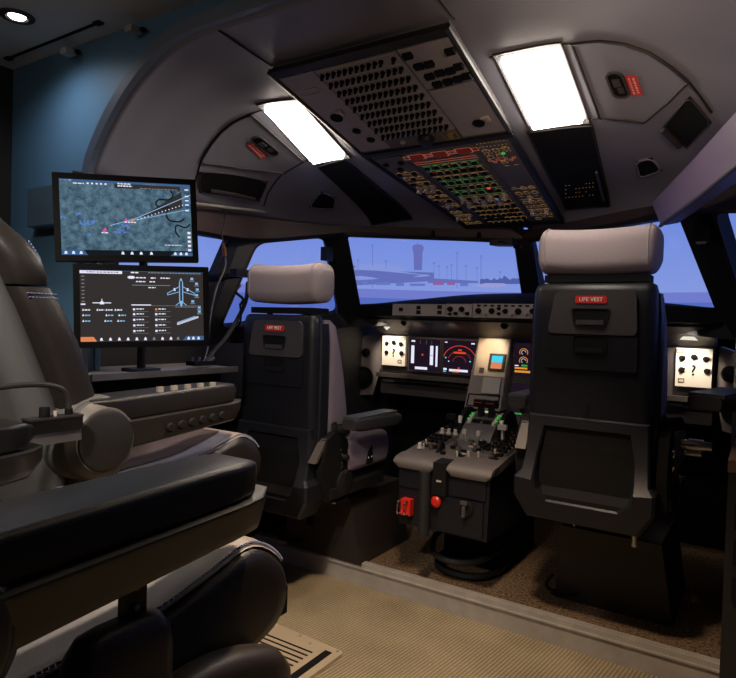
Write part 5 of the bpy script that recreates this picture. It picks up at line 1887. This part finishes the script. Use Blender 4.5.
# ================================================================== MONITORS
def monitor(q, ds, label, draw):
    TL, TR, BR, BL = [at(p[0], p[1], d=d) for p, d in zip(q, ds)]
    cen = (TL + TR + BR + BL) / 4
    x = ((TR - TL) + (BR - BL)).normalized()
    y = ((TL - BL) + (TR - BR)).normalized()
    w = ((TR - TL).length + (BR - BL).length) / 2
    h = ((TL - BL).length + (TR - BR).length) / 2
    fm = frame(cen, x, y)                   # z towards the viewer
    t = thing('monitor', label, 'monitor', mw=fm)
    bz = 0.0185
    m = MB()
    m.box((0, 0, -0.016), (w, h, 0.030), 0.004, 2)
    m.box((0, -0.02, -0.042), (w * 0.6, h * 0.55, 0.03), 0.01, 2)
    m.build('housing', M['gloss'], t)
    m = MB()
    o_, i_ = rrect(w, h, 0.003, 2), rrect(w - 2 * bz, h - 2 * bz, 0.001, 2)
    m.ring([(a, b, -0.001) for a, b in o_], [(a, b, -0.001) for a, b in i_], (0, 0, 0.005))
    m.build('bezel', M['gloss'], t)
    sw_, sh_ = w - 2 * bz, h - 2 * bz
    s = MB(); s.box((0, 0, 0.0), (sw_, sh_, 0.002))
    s = s.build('screen', M['e_map'] if draw is draw_map else M['e_page'], t)
    class GG:
        def __init__(self):
            self.m = {}
            self.n = 0
        def P(self, u, v, z=0.0014):
            return V(((u - 0.5) * sw_, (0.5 - v) * sh_, z))
        def g(self, k):
            return self.m.setdefault(k, MB())
        def rect(self, k, u0, v0, u1, v1, z=0.0016):
            a, b = self.P(u0, v0), self.P(u1, v1)
            self.g(k).box(((a.x + b.x) / 2, (a.y + b.y) / 2, z), (abs(b.x - a.x), abs(b.y - a.y), 0.0005))
        def poly(self, k, pts, z=0.0016):
            self.g(k).prism([self.P(u, v, z) for u, v in pts], (0, 0, 0.0005))
        def line(self, k, pts, wd=0.0012, z=0.0018):
            P = [self.P(u, v, z) for u, v in pts]
            for p, q2 in zip(P, P[1:]):
                d = (q2 - p)
                if d.length < 1e-6:
                    continue
                n = V((-d.y, d.x, 0)).normalized() * wd / 2
                self.g(k).prism([p - n, q2 - n, q2 + n, p + n], (0, 0, 0.0004))
        def words(self, k, u0, u1, v, hgt, seed):
            r = random.Random(seed)
            u = u0
            while u < u1:
                wv = r.uniform(0.012, 0.030)
                self.rect(k, u, v, min(u + wv, u1), v + hgt)
                u += wv + 0.006
    g = GG()
    draw(g)
    for k, b in g.m.items():
        for piece in islands(b):
            piece.build('screen_graphics', M[k], s, smooth=False)
    return t, w, h

def draw_map(g):
    g.rect('e_bar', 0, 0, 1, 0.03); g.words('e_white', 0.01, 0.09, 0.008, 0.016, 1); g.words('e_white', 0.10, 0.18, 0.045, 0.012, 2)
    for k in range(5):
        g.rect('e_white', 0.20 + 0.033 * k, 0.035, 0.215 + 0.033 * k, 0.055)
    g.rect('e_page', 0.405, 0.0, 0.92, 0.09, 0.0012)
    g.words('e_white', 0.43, 0.53, 0.02, 0.018, 3); g.words('e_white', 0.43, 0.54, 0.05, 0.018, 4); g.words('e_grey', 0.60, 0.90, 0.02, 0.010, 5); g.words('e_grey', 0.60, 0.90, 0.075, 0.010, 6)
    # darker ground to the right with the river
    g.poly('e_page', [(0.93, 0.1), (0.60, 0.47), (0.70, 0.44), (0.93, 0.33)], 0.0011)
    riv = [(0.84, 0.09), (0.86, 0.16), (0.82, 0.22), (0.75, 0.22), (0.72, 0.28), (0.76, 0.34), (0.83, 0.33), (0.80, 0.40), (0.82, 0.50), (0.90, 0.52), (0.94, 0.48)]
    sp = spline([(a, b, 0) for a, b in riv], 5)
    g.line('e_river', [(p.x, p.y) for p in sp], 0.005, 0.0013)
    riv = [(0.99, 0.55), (0.95, 0.60), (0.88, 0.57), (0.87, 0.66), (0.90, 0.74)]
    sp = spline([(a, b, 0) for a, b in riv], 5)
    g.line('e_river', [(p.x, p.y) for p in sp], 0.005, 0.0013)
    g.line('e_pale', [(0.36, 0.60), (0.55, 0.50), (1.0, 0.14)], 0.0022); g.line('e_pale', [(0.56, 0.515), (0.99, 0.34)], 0.0018)
    pts = [(0.57 + 0.36 * k / 13, 0.50 - 0.22 * k / 13) for k in range(14)]
    for u, v in pts:
        g.rect('e_white', u, v, u + 0.008, v + 0.014, 0.0022)
    for (u, v, k) in ((0.315, 0.665, 'e_mag'), (0.325, 0.645, 'e_mag'), (0.485, 0.515, 'e_mag'), (0.53, 0.515, 'e_orng')):
        g.poly(k, [(u - 0.014, v + 0.02), (u + 0.014, v + 0.02), (u, v - 0.02)], 0.0023)
    g.words('e_white', 0.295, 0.345, 0.69, 0.014, 8); g.words('e_white', 0.47, 0.56, 0.54, 0.014, 9); g.words('e_orng', 0.53, 0.555, 0.50, 0.02, 10)
    rr = random.Random(12)
    for (u, v, n, s) in ((0.02, 0.50, 9, 0.02), (0.13, 0.45, 9, 0.02), (0.17, 0.56, 20, 0.035), (0.24, 0.55, 14, 0.03), (0.19, 0.72, 6, 0.02), (0.46, 0.60, 16, 0.04), (0.44, 0.66, 14, 0.03), (0.40, 0.68, 8, 0.03)):
        for k in range(n):
            a, b = u + rr.uniform(-s, s), v + rr.uniform(-s, s)
            g.rect('e_town', a, b, a + rr.uniform(0.006, 0.02), b + rr.uniform(0.006, 0.022), 0.0014)
    c = [(0.42 + 0.045 * math.cos(a / 10 * PI), 0.44 + 0.07 * math.sin(a / 10 * PI)) for a in range(21)]
    g.line('e_grey', c, 0.0008)
    for v in (0.05, 0.14, 0.20, 0.26, 0.34):
        g.rect('e_bar', 0.945, v, 0.995, v + 0.045); g.rect('e_white', 0.955, v + 0.014, 0.985, v + 0.03, 0.0022)
    for v in (0.66, 0.72, 0.78, 0.84, 0.90):
        g.rect('e_white', 0.965, v, 0.99, v + 0.03, 0.0022)
    g.rect('e_river', 0, 0.93, 1, 1.0, 0.0012)
    g.poly('e_bar', [(0, 0.93), (0.16, 0.93), (0.19, 1), (0, 1)]); g.poly('e_bar', [(0.82, 1), (0.85, 0.95), (1, 0.95), (1, 1)])
    for u in (0.03, 0.085, 0.14, 0.45, 0.52, 0.59, 0.67, 0.86, 0.905, 0.95):
        g.poly('e_white', [(u - 0.012, 0.985), (u + 0.012, 0.985), (u + 0.008, 0.955), (u, 0.945), (u - 0.008, 0.955)], 0.0022)
    g.words('e_white', 0.78, 0.92, 0.845, 0.008, 14)

def draw_page(g):
    g.rect('e_white', 0.0, 0.005, 0.33, 0.045); g.rect('e_bar', 0.0, 0.0, 1, 0.006); g.words('e_page', 0.02, 0.30, 0.018, 0.014, 1)
    g.words('e_white', 0.40, 0.46, 0.012, 0.018, 2); g.words('e_grey', 0.54, 0.98, 0.012, 0.014, 3)
    for k in range(8):
        g.rect('e_grey', 0.012, 0.08 + 0.05 * k, 0.035, 0.092 + 0.05 * k)
    g.rect('e_white', 0.005, 0.465, 0.04, 0.485)
    # small aircraft seen head on
    g.line('e_white', [(0.095, 0.455), (0.24, 0.455)], 0.0028); g.poly('e_white', [(0.15, 0.475), (0.155, 0.44), (0.168, 0.425), (0.18, 0.44), (0.186, 0.475)]); g.line('e_white', [(0.168, 0.43), (0.168, 0.40)], 0.0022)
    # plan view of an airliner
    g.poly('e_pale', [(0.795, 0.16), (0.805, 0.10), (0.812, 0.09), (0.819, 0.10), (0.829, 0.16), (0.829, 0.42), (0.818, 0.50), (0.806, 0.50), (0.795, 0.42)])
    g.poly('e_page', [(0.803, 0.14), (0.812, 0.115), (0.821, 0.14), (0.821, 0.42), (0.803, 0.42)], 0.0022)
    for s in (-1, 1):
        g.line('e_pale', [(0.812 + s * 0.018, 0.215), (0.812 + s * 0.115, 0.31), (0.812 + s * 0.115, 0.335), (0.812 + s * 0.018, 0.29)], 0.0022)
        g.line('e_pale', [(0.812 + s * 0.012, 0.44), (0.812 + s * 0.045, 0.485)], 0.0022)
        g.rect('e_white', 0.812 + s * 0.055 - 0.008, 0.235, 0.812 + s * 0.055 + 0.008, 0.275)
    for (u, v) in ((0.905, 0.10), (0.945, 0.17), (0.95, 0.255), (0.945, 0.34), (0.91, 0.43), (0.965, 0.52), (0.965, 0.58)):
        g.poly('e_pale', [(u - 0.012, v - 0.02), (u + 0.012, v - 0.02), (u + 0.012, v + 0.012), (u - 0.012, v + 0.012)]); g.rect('e_grey', u - 0.02, v + 0.022, u + 0.02, v + 0.034)
    g.words('e_grey', 0.76, 0.94, 0.505, 0.010, 4)
    g.poly('e_white', [(0.37, 0.09), (0.385, 0.07), (0.42, 0.07), (0.435, 0.09), (0.42, 0.11), (0.385, 0.11)]); g.words('e_white', 0.44, 0.52, 0.085, 0.016, 5); g.words('e_white', 0.56, 0.60, 0.085, 0.018, 6); g.words('e_white', 0.64, 0.72, 0.085, 0.016, 7)
    g.words('e_white', 0.44, 0.52, 0.14, 0.016, 8); g.words('e_white', 0.55, 0.60, 0.14, 0.016, 9); g.rect('e_grey', 0.41, 0.195, 0.72, 0.204); g.words('e_white', 0.54, 0.60, 0.225, 0.014, 10)
    g.rect('e_white', 0.40, 0.475, 0.56, 0.488); g.rect('e_grey', 0.40, 0.489, 0.98, 0.494)
    for j, v in enumerate((0.545, 0.62, 0.70)):
        for i, u in enumerate((0.02, 0.13, 0.20, 0.27) if j == 0 else ((0.02, 0.20, 0.30) if j == 1 else (0.02, 0.19, 0.29))):
            g.poly('e_white', [(u - 0.006, v + 0.02), (u + 0.010, v + 0.02), (u + 0.002, v - 0.012)], 0.0022); g.words('e_white' if j == 0 else 'e_pale', u + 0.014, u + 0.055, v, 0.018, 30 + j * 5 + i)
    for j, v in enumerate((0.53, 0.60, 0.68, 0.76, 0.84)):
        for i, u in enumerate((0.42, 0.60)):
            g.rect('e_orng' if (i == 1 and j == 0) else 'e_white', u - 0.008, v, u + 0.010, v + 0.028, 0.0022); g.words('e_white', u + 0.02, u + 0.08, v + 0.002, 0.015, 60 + j * 3 + i); g.rect('e_grey', u - 0.01, v + 0.045, u + 0.12, v + 0.049)
    g.line('e_white', [(0.775, 0.76), (0.955, 0.655)], 0.0055); g.line('e_page', [(0.78, 0.758), (0.95, 0.66)], 0.0012, 0.0024); g.line('e_pale', [(0.775, 0.735), (0.93, 0.645)], 0.0024)
    g.poly('e_orng', [(0, 0.93), (0.10, 0.93), (0.125, 0.995), (0, 0.995)]); g.words('e_white', 0.02, 0.09, 0.955, 0.016, 90)
    g.poly('e_bar', [(0.82, 0.995), (0.85, 0.935), (1, 0.935), (1, 0.995)])
    for k, u in enumerate((0.16, 0.23, 0.30, 0.37, 0.44, 0.51, 0.58, 0.65, 0.72, 0.78, 0.87, 0.91, 0.955)):
        kk = 'e_grey' if k in (6, 9) else 'e_white'
        g.poly(kk, [(u - 0.012, 0.985), (u + 0.012, 0.985), (u + 0.008, 0.955), (u, 0.94), (u - 0.008, 0.955)], 0.0022)

up, uw, uh = monitor([(52, 172), (197, 180), (197, 262), (55, 261)], (1.87, 2.025, 2.025, 1.87), 'upper of the two stacked monitors, showing a map with an approach path', draw_map)
lo, lw, lh = monitor([(72, 265), (210, 266), (208, 347), (75, 347)], (1.885, 2.03, 2.03, 1.885), 'lower of the two stacked monitors, showing a dark page with an aircraft outline', draw_page)

# stand behind the monitors
pu, pl_ = up.matrix_world.translation.copy(), lo.matrix_world.translation.copy()
bk = (up.matrix_world.to_3x3() @ V((0, 0, -1))).normalized()
base = V((pl_.x + bk.x * 0.15, pl_.y + bk.y * 0.15, 0.815))
t = thing('monitor_stand', 'black pole stand with arms carrying the two stacked monitors', 'stand', base)
m = MB(); m.cyl((0, 0, 0), (0, 0, 0.62), 0.014, n=16); m.build('pole', M['blk'], t)
m = MB(); m.box((0, 0, 0.006), (0.09, 0.09, 0.012), 0.003); m.build('base', M['blk'], t)
for p in (pu, pl_):
    a = p + bk * 0.0575 - base
    m = MB(); m.cyl((0, 0, a.z), a, 0.014, n=12); m.box((0, 0, a.z), (0.06, 0.06, 0.06), 0.008); m.build('arm', M['blk'], t)
# shelf the stand is fixed to
c = V((-0.88, 1.44, 0.815))
t = thing('equipment_shelf', 'long grey metal shelf behind the farther seat, under the monitors', 'shelf', c)
m = MB(); m.box((0, 0, -0.009), (0.30, 0.62, 0.018), 0.003); m.build('shelf_top', M['alu_d'], t)
m = MB(); m.box((0.148, 0, -0.006), (0.012, 0.62, 0.020), 0.003); m.build('front_edge', M['alu'], t)
m = MB(); m.box((0.06, 0, -0.07), (0.02, 0.60, 0.08), 0.004); m.build('apron', M['blk2'], t)
for y in (-0.26, 0.26):
    m = MB(); m.box((0.0, y, -0.415), (0.05, 0.04, 0.78), 0.004); m.build('leg', M['blk2'], t)
m = MB(); m.box((-0.03, 0.0, -0.50), (0.22, 0.46, 0.55), 0.01); m.build('cabinet_box', M['blk2'], t)

# clip-on cable things beside the captain's window
a0, a1 = at(222, 209, X=-0.955), at(223, 243, X=-0.90)
c = a0.copy()
t = thing('headset_cable', 'thin cable with a copper plug hanging from the window header beside the monitors', 'cable', c)
e0, e1 = at(223, 243, X=-0.90) - c, at(225, 256, X=-0.90) - c
m = MB(); m.tube(spline([V((0, 0, 0.0)), at(225, 218, X=-0.94) - c, at(222, 232, X=-0.91) - c, e0], 6), 0.0022, 6); m.build('thin_lead', M['rubber'], t)
m = MB(); m.tube([e0, e0 + (e1 - e0) * 0.3, e0 + (e1 - e0) * 0.35, e1], [0.006, 0.006, 0.009, 0.008], 10); m.build('copper_plug', M['orange'], t)['label'] = 'copper-coloured plug'
m = MB(); m.tube(spline([e1, at(225, 268, X=-0.89) - c, at(216, 290, X=-0.87) - c, at(210, 320, X=-0.85) - c, at(208, 345, X=-0.83) - c, at(204, 362, X=-0.80) - c], 6), 0.0045, 8); m.build('lead', M['dark'], t)
c = at(246, 275, X=-0.86)
t = thing('clamp_arm', 'black clamp with a stubby arm on the window post left of the farther headrest', 'bracket', c)
m = MB(); m.box((0.0, -0.02, 0.005), (0.04, 0.11, 0.030), 0.008); m.build('arm_block', M['blk'], t)
pA, pB = at(222, 277, X=-0.95) - c, at(262, 272, X=-0.83) - c
m = MB(); m.tube([pA, pB], 0.014, 10); m.tube([pB, pB + V((0.02, 0.03, -0.006))], 0.017, 10); m.build('arm', M['blk2'], t)
m = MB(); m.tube(spline([at(248, 282, X=-0.86) - c, at(246, 300, X=-0.86) - c, at(238, 318, X=-0.85) - c, at(226, 338, X=-0.82) - c, at(212, 354, X=-0.79) - c, at(206, 363, X=-0.775) - c], 6), 0.009, 8); m.build('hose', M['rubber'], t)
m = MB(); m.tube(spline([at(240, 285, X=-0.87) - c, at(236, 292, X=-0.87) - c, at(243, 299, X=-0.86) - c, at(240, 305, X=-0.86) - c], 5), 0.006, 8); m.build('coiled_lead', M['rubber'], t)
m = MB(); m.box(at(237, 335, X=-0.93) - c, (0.03, 0.05, 0.07), 0.006); m.tube(spline([at(240, 305, X=-0.88) - c, at(241, 318, X=-0.90) - c, at(237, 330, X=-0.93) - c], 5), 0.004, 6); m.build('cable_box', M['blk2'], t)
m = MB(); m.cyl(pA, pA + V((-0.10, 0.02, 0)), 0.02, n=12); m.build('clamp', M['blk2'], t)
c = at(205, 365, X=-0.775)
t = thing('cable_clip', 'small bunch of clips and connectors at the right end of the metal shelf', 'clip', c)
m = MB(); m.box((0, -0.02, 0.008), (0.05, 0.10, 0.016), 0.004); m.build('clip_base', M['blk2'], t)
for k in range(4):
    m = MB(); m.cyl((-0.015 + 0.01 * k, -0.05 + 0.02 * k, 0.012), (-0.012 + 0.012 * k, -0.048 + 0.024 * k, 0.030), 0.005, n=8); m.build('connector', M['alu'], t)
# window latch handle and standby compass
c = at(327, 254, X=-0.815)
t = thing('window_latch', 'black latch box at the front upper corner of the left sliding window', 'latch', c)
m = MB(); m.box((0, 0, 0), (0.04, 0.05, 0.065), 0.010); m.build('latch_body', M['blk'], t)
m = MB(); m.box((-0.01, 0.02, 0.02), (0.03, 0.03, 0.03), 0.006); m.build('latch_lever', M['dark'], t)
c = at(706, 235, X=0.79) if at(706, 235, X=0.79).y < 2.6 else V((0.80, 2.45, 1.30))
c = V((0.795, 2.49, 1.36))
t = thing('pillar_speaker', 'black rounded box on the right window post', 'box', c)
m = MB(); m.box((0, 0, 0), (0.05, 0.07, 0.085), 0.018, 3); m.build('box_body', M['blk2'], t)
m = MB(); m.box((0.0, -0.02, -0.04), (0.03, 0.04, 0.006), 0.002); m.build('box_edge', M['silver_p'], t)
c = V((-0.06, 2.83, 1.405))
t = thing('standby_compass', 'small dark compass unit folded up at the top of the windscreen by the centre post', 'compass', c)
m = MB(); m.hexa([(-0.07, -0.03, -0.012), (0.04, -0.03, -0.016), (0.045, 0.04, -0.016), (-0.05, 0.03, -0.012), (-0.07, -0.03, 0.012), (0.04, -0.03, 0.02), (0.045, 0.04, 0.02), (-0.05, 0.03, 0.012)], 0.005); m.build('compass_body', M['dark'], t)
m = MB(); m.box((0.06, 0.0, -0.02), (0.03, 0.04, 0.018), 0.005); m.box((-0.01, -0.034, 0.0), (0.03, 0.004, 0.010), 0.001); m.build('compass_mount', M['blk2'], t)
# small pegs along the top of the left windscreen
for i, (px, py) in enumerate(((433, 235), (479, 236.5))):
    c = at(px, py, Y=2.60 if i == 0 else 2.72)
    t = thing('sunshade_peg', 'small black peg under the overhead panel, %s of a pair above the windscreen' % ('left' if i == 0 else 'right'), 'peg', c, group='sunshade pegs')
    m = MB(); m.cyl((0, 0, 0.02), (0, 0, -0.012), 0.008, 0.012, n=12); m.build('peg_body', M['blk2'], t)
# cable hanging from the right header
c = at(683, 150, X=0.88)
c = V((0.955, 1.86, 1.475))
t = thing('hanging_cable', 'thin black cable looping down from the right window header', 'cable', c)
m = MB(); m.tube(spline([(0, 0, 0), (-0.02, 0.06, -0.03), (-0.015, 0.10, -0.075), (0.03, 0.14, -0.12), (0.05, 0.16, -0.19), (0.055, 0.14, -0.26), (0.06, 0.10, -0.30)], 6), 0.003, 6); m.build('cable_run', M['rubber'], t)
m = MB(); m.ball((0, 0, 0), 0.008); m.build('cable_clip', M['dark'], t)

# ================================================================== AFT CEILING FITTINGS AND WALL BOX
c = at(17, 16, Z=1.93)
t = thing('downlight', 'small round recessed downlight glowing in the grey aft ceiling', 'ceiling light', c)
m = MB(); m.lathe([(0.052, 0.0), (0.050, -0.004), (0.032, -0.006), (0.028, 0.0)], (0, 0, 0), (0, 0, 1), 28); m.build('trim_ring', M['dark'], t)
m = MB(); m.lathe([(0.026, -0.001), (0.021, -0.006), (0.010, -0.008)], (0, 0, 0), (0, 0, 1), 24); m.build('bulb', M['e_down'], t)
p0, p1 = at(9, 58, Z=1.93), at(98, 22, Z=1.93)
t = thing('ceiling_slot', 'long thin black slot track in the grey aft ceiling', 'track', (p0 + p1) / 2)
m = MB(); m.box((0, 0, -0.002), ((p1 - p0).length, 0.010, 0.004)); m.build('slot_strip', M['blk2'], t)
for s in (-1, 1):
    m = MB(); m.box((s * (p1 - p0).length / 2, 0, -0.003), (0.03, 0.022, 0.006), 0.001); m.build('end_cap', M['blk2'], t)
for i, (px, py) in enumerate(((68, 52), (133, 30))):
    c = at(px, py, Y=1.215)
    t = thing('wall_washer', 'small pale spotlight head at the edge of the aft ceiling, %s' % ('nearer the left wall' if i == 0 else 'nearer the cockpit shell'), 'spotlight', c)
    m = MB(); m.box((0.0, 0, 0), (0.034, 0.035, 0.018), 0.007, 3); m.build('lamp_head', mat('lamp_head_grey', (150, 146, 142), 0.5), t)
    m = MB(); m.box((0.022, 0.02, 0.004), (0.016, 0.016, 0.010), 0.003); m.build('lamp_bracket', M['blk2'], t)
a, b_ = at(36, 190, Y=1.225), at(70, 225, Y=1.225)
c = V(((a.x + b_.x) / 2 + 0.02, 1.225, (a.z + b_.z) / 2))
t = thing('wall_box', 'blue-grey box on the blue wall, half hidden behind the upper monitor', 'box', c)
m = MB(); m.box((0, 0, 0), (abs(b_.x - a.x) + 0.04, 0.055, abs(a.z - b_.z)), 0.002); m.build('box_body', M['blue_w'], t)
m = MB(); m.box((0, -0.029, 0), (abs(b_.x - a.x) + 0.036, 0.004, abs(a.z - b_.z) - 0.006), 0.001); m.build('box_lid', mat('box_lid_paint', (74, 92, 108), 0.5), t)

# ================================================================== LIGHT
W = bpy.data.worlds.new('world')
SC.world = W
W.use_nodes = True
bg = W.node_tree.nodes['Background']
bg.inputs[0].default_value = (0.010, 0.011, 0.014, 1)
bg.inputs[1].default_value = 1.0
def light(name, kind, loc, power, col, **k):
    l = bpy.data.lights.new(name, kind)
    l.energy = power
    l.color = [lin(c) for c in col]
    for a, v in k.items():
        if a not in ('aim',):
            setattr(l, a, v)
    o = bpy.data.objects.new(name, l)
    COL.objects.link(o)
    o.location = loc
    if 'aim' in k:
        d = V(k['aim']) - V(loc)
        o.rotation_euler = d.to_track_quat('-Z', 'Y').to_euler()
    return o
WARM = (255, 224, 190)
dl = at(17, 16, Z=1.93)
light('ceiling_downlight', 'SPOT', dl + V((0, 0, -0.02)), 6.5, (244, 246, 255), spot_size=2.6, spot_blend=1.0, shadow_soft_size=0.03, aim=dl + V((0, 0.12, -1)))
# two unseen aft ceiling lamps over and behind the seats, then two added fills
light('unseen_aft_light', 'SPOT', (0.40, 1.02, 1.90), 105, WARM, spot_size=1.25, spot_blend=0.5, shadow_soft_size=0.06, aim=(0.28, 1.36, 0))
light('unseen_aft_light', 'SPOT', (0.35, -0.20, 1.88), 95, (255, 244, 232), spot_size=1.25, spot_blend=0.9, shadow_soft_size=0.06, aim=(-0.35, 0.75, 0.7))
light('unseen_aft_light', 'SPOT', (1.12, 0.55, 1.40), 55.0, (255, 222, 192), spot_size=1.25, spot_blend=1.0, shadow_soft_size=0.08, aim=(0.92, 1.28, 1.80))  # unseen upward spot, added to brighten the right side of the liner
light('unseen_aft_light', 'POINT', (-0.45, 0.25, 1.72), 2.2, (255, 236, 214), shadow_soft_size=0.08)  # unseen point, added as a weak fill for the aft room
# strip lamps under the hood
for sx in (-1, 1):
    for px_ in (0.33, 0.53):
        light('panel_floodlight', 'SPOT', (sx * px_, 2.79, 1.012), 0.55, WARM, spot_size=2.0, spot_blend=0.8, shadow_soft_size=0.008, aim=(sx * px_, 2.96, 0.82))
    light('pictogram_floodlight', 'SPOT', (sx * 0.735, 2.79, 1.012), 5.0, (255, 240, 220), spot_size=1.1, spot_blend=0.5, shadow_soft_size=0.02, aim=(sx * 0.735, 2.95, 0.87))
light('standby_floodlight', 'SPOT', (-0.145, 2.79, 1.012), 2.2, (255, 230, 200), spot_size=1.0, spot_blend=0.6, shadow_soft_size=0.02, aim=(-0.145, 2.93, 0.88))

SC.view_settings.view_transform = 'Standard'
SC.view_settings.look = 'None'
SC.view_settings.exposure = 0.1
SC.view_settings.gamma = 1.0
SC.view_settings.use_curve_mapping = False
SC.cycles.max_bounces = 6
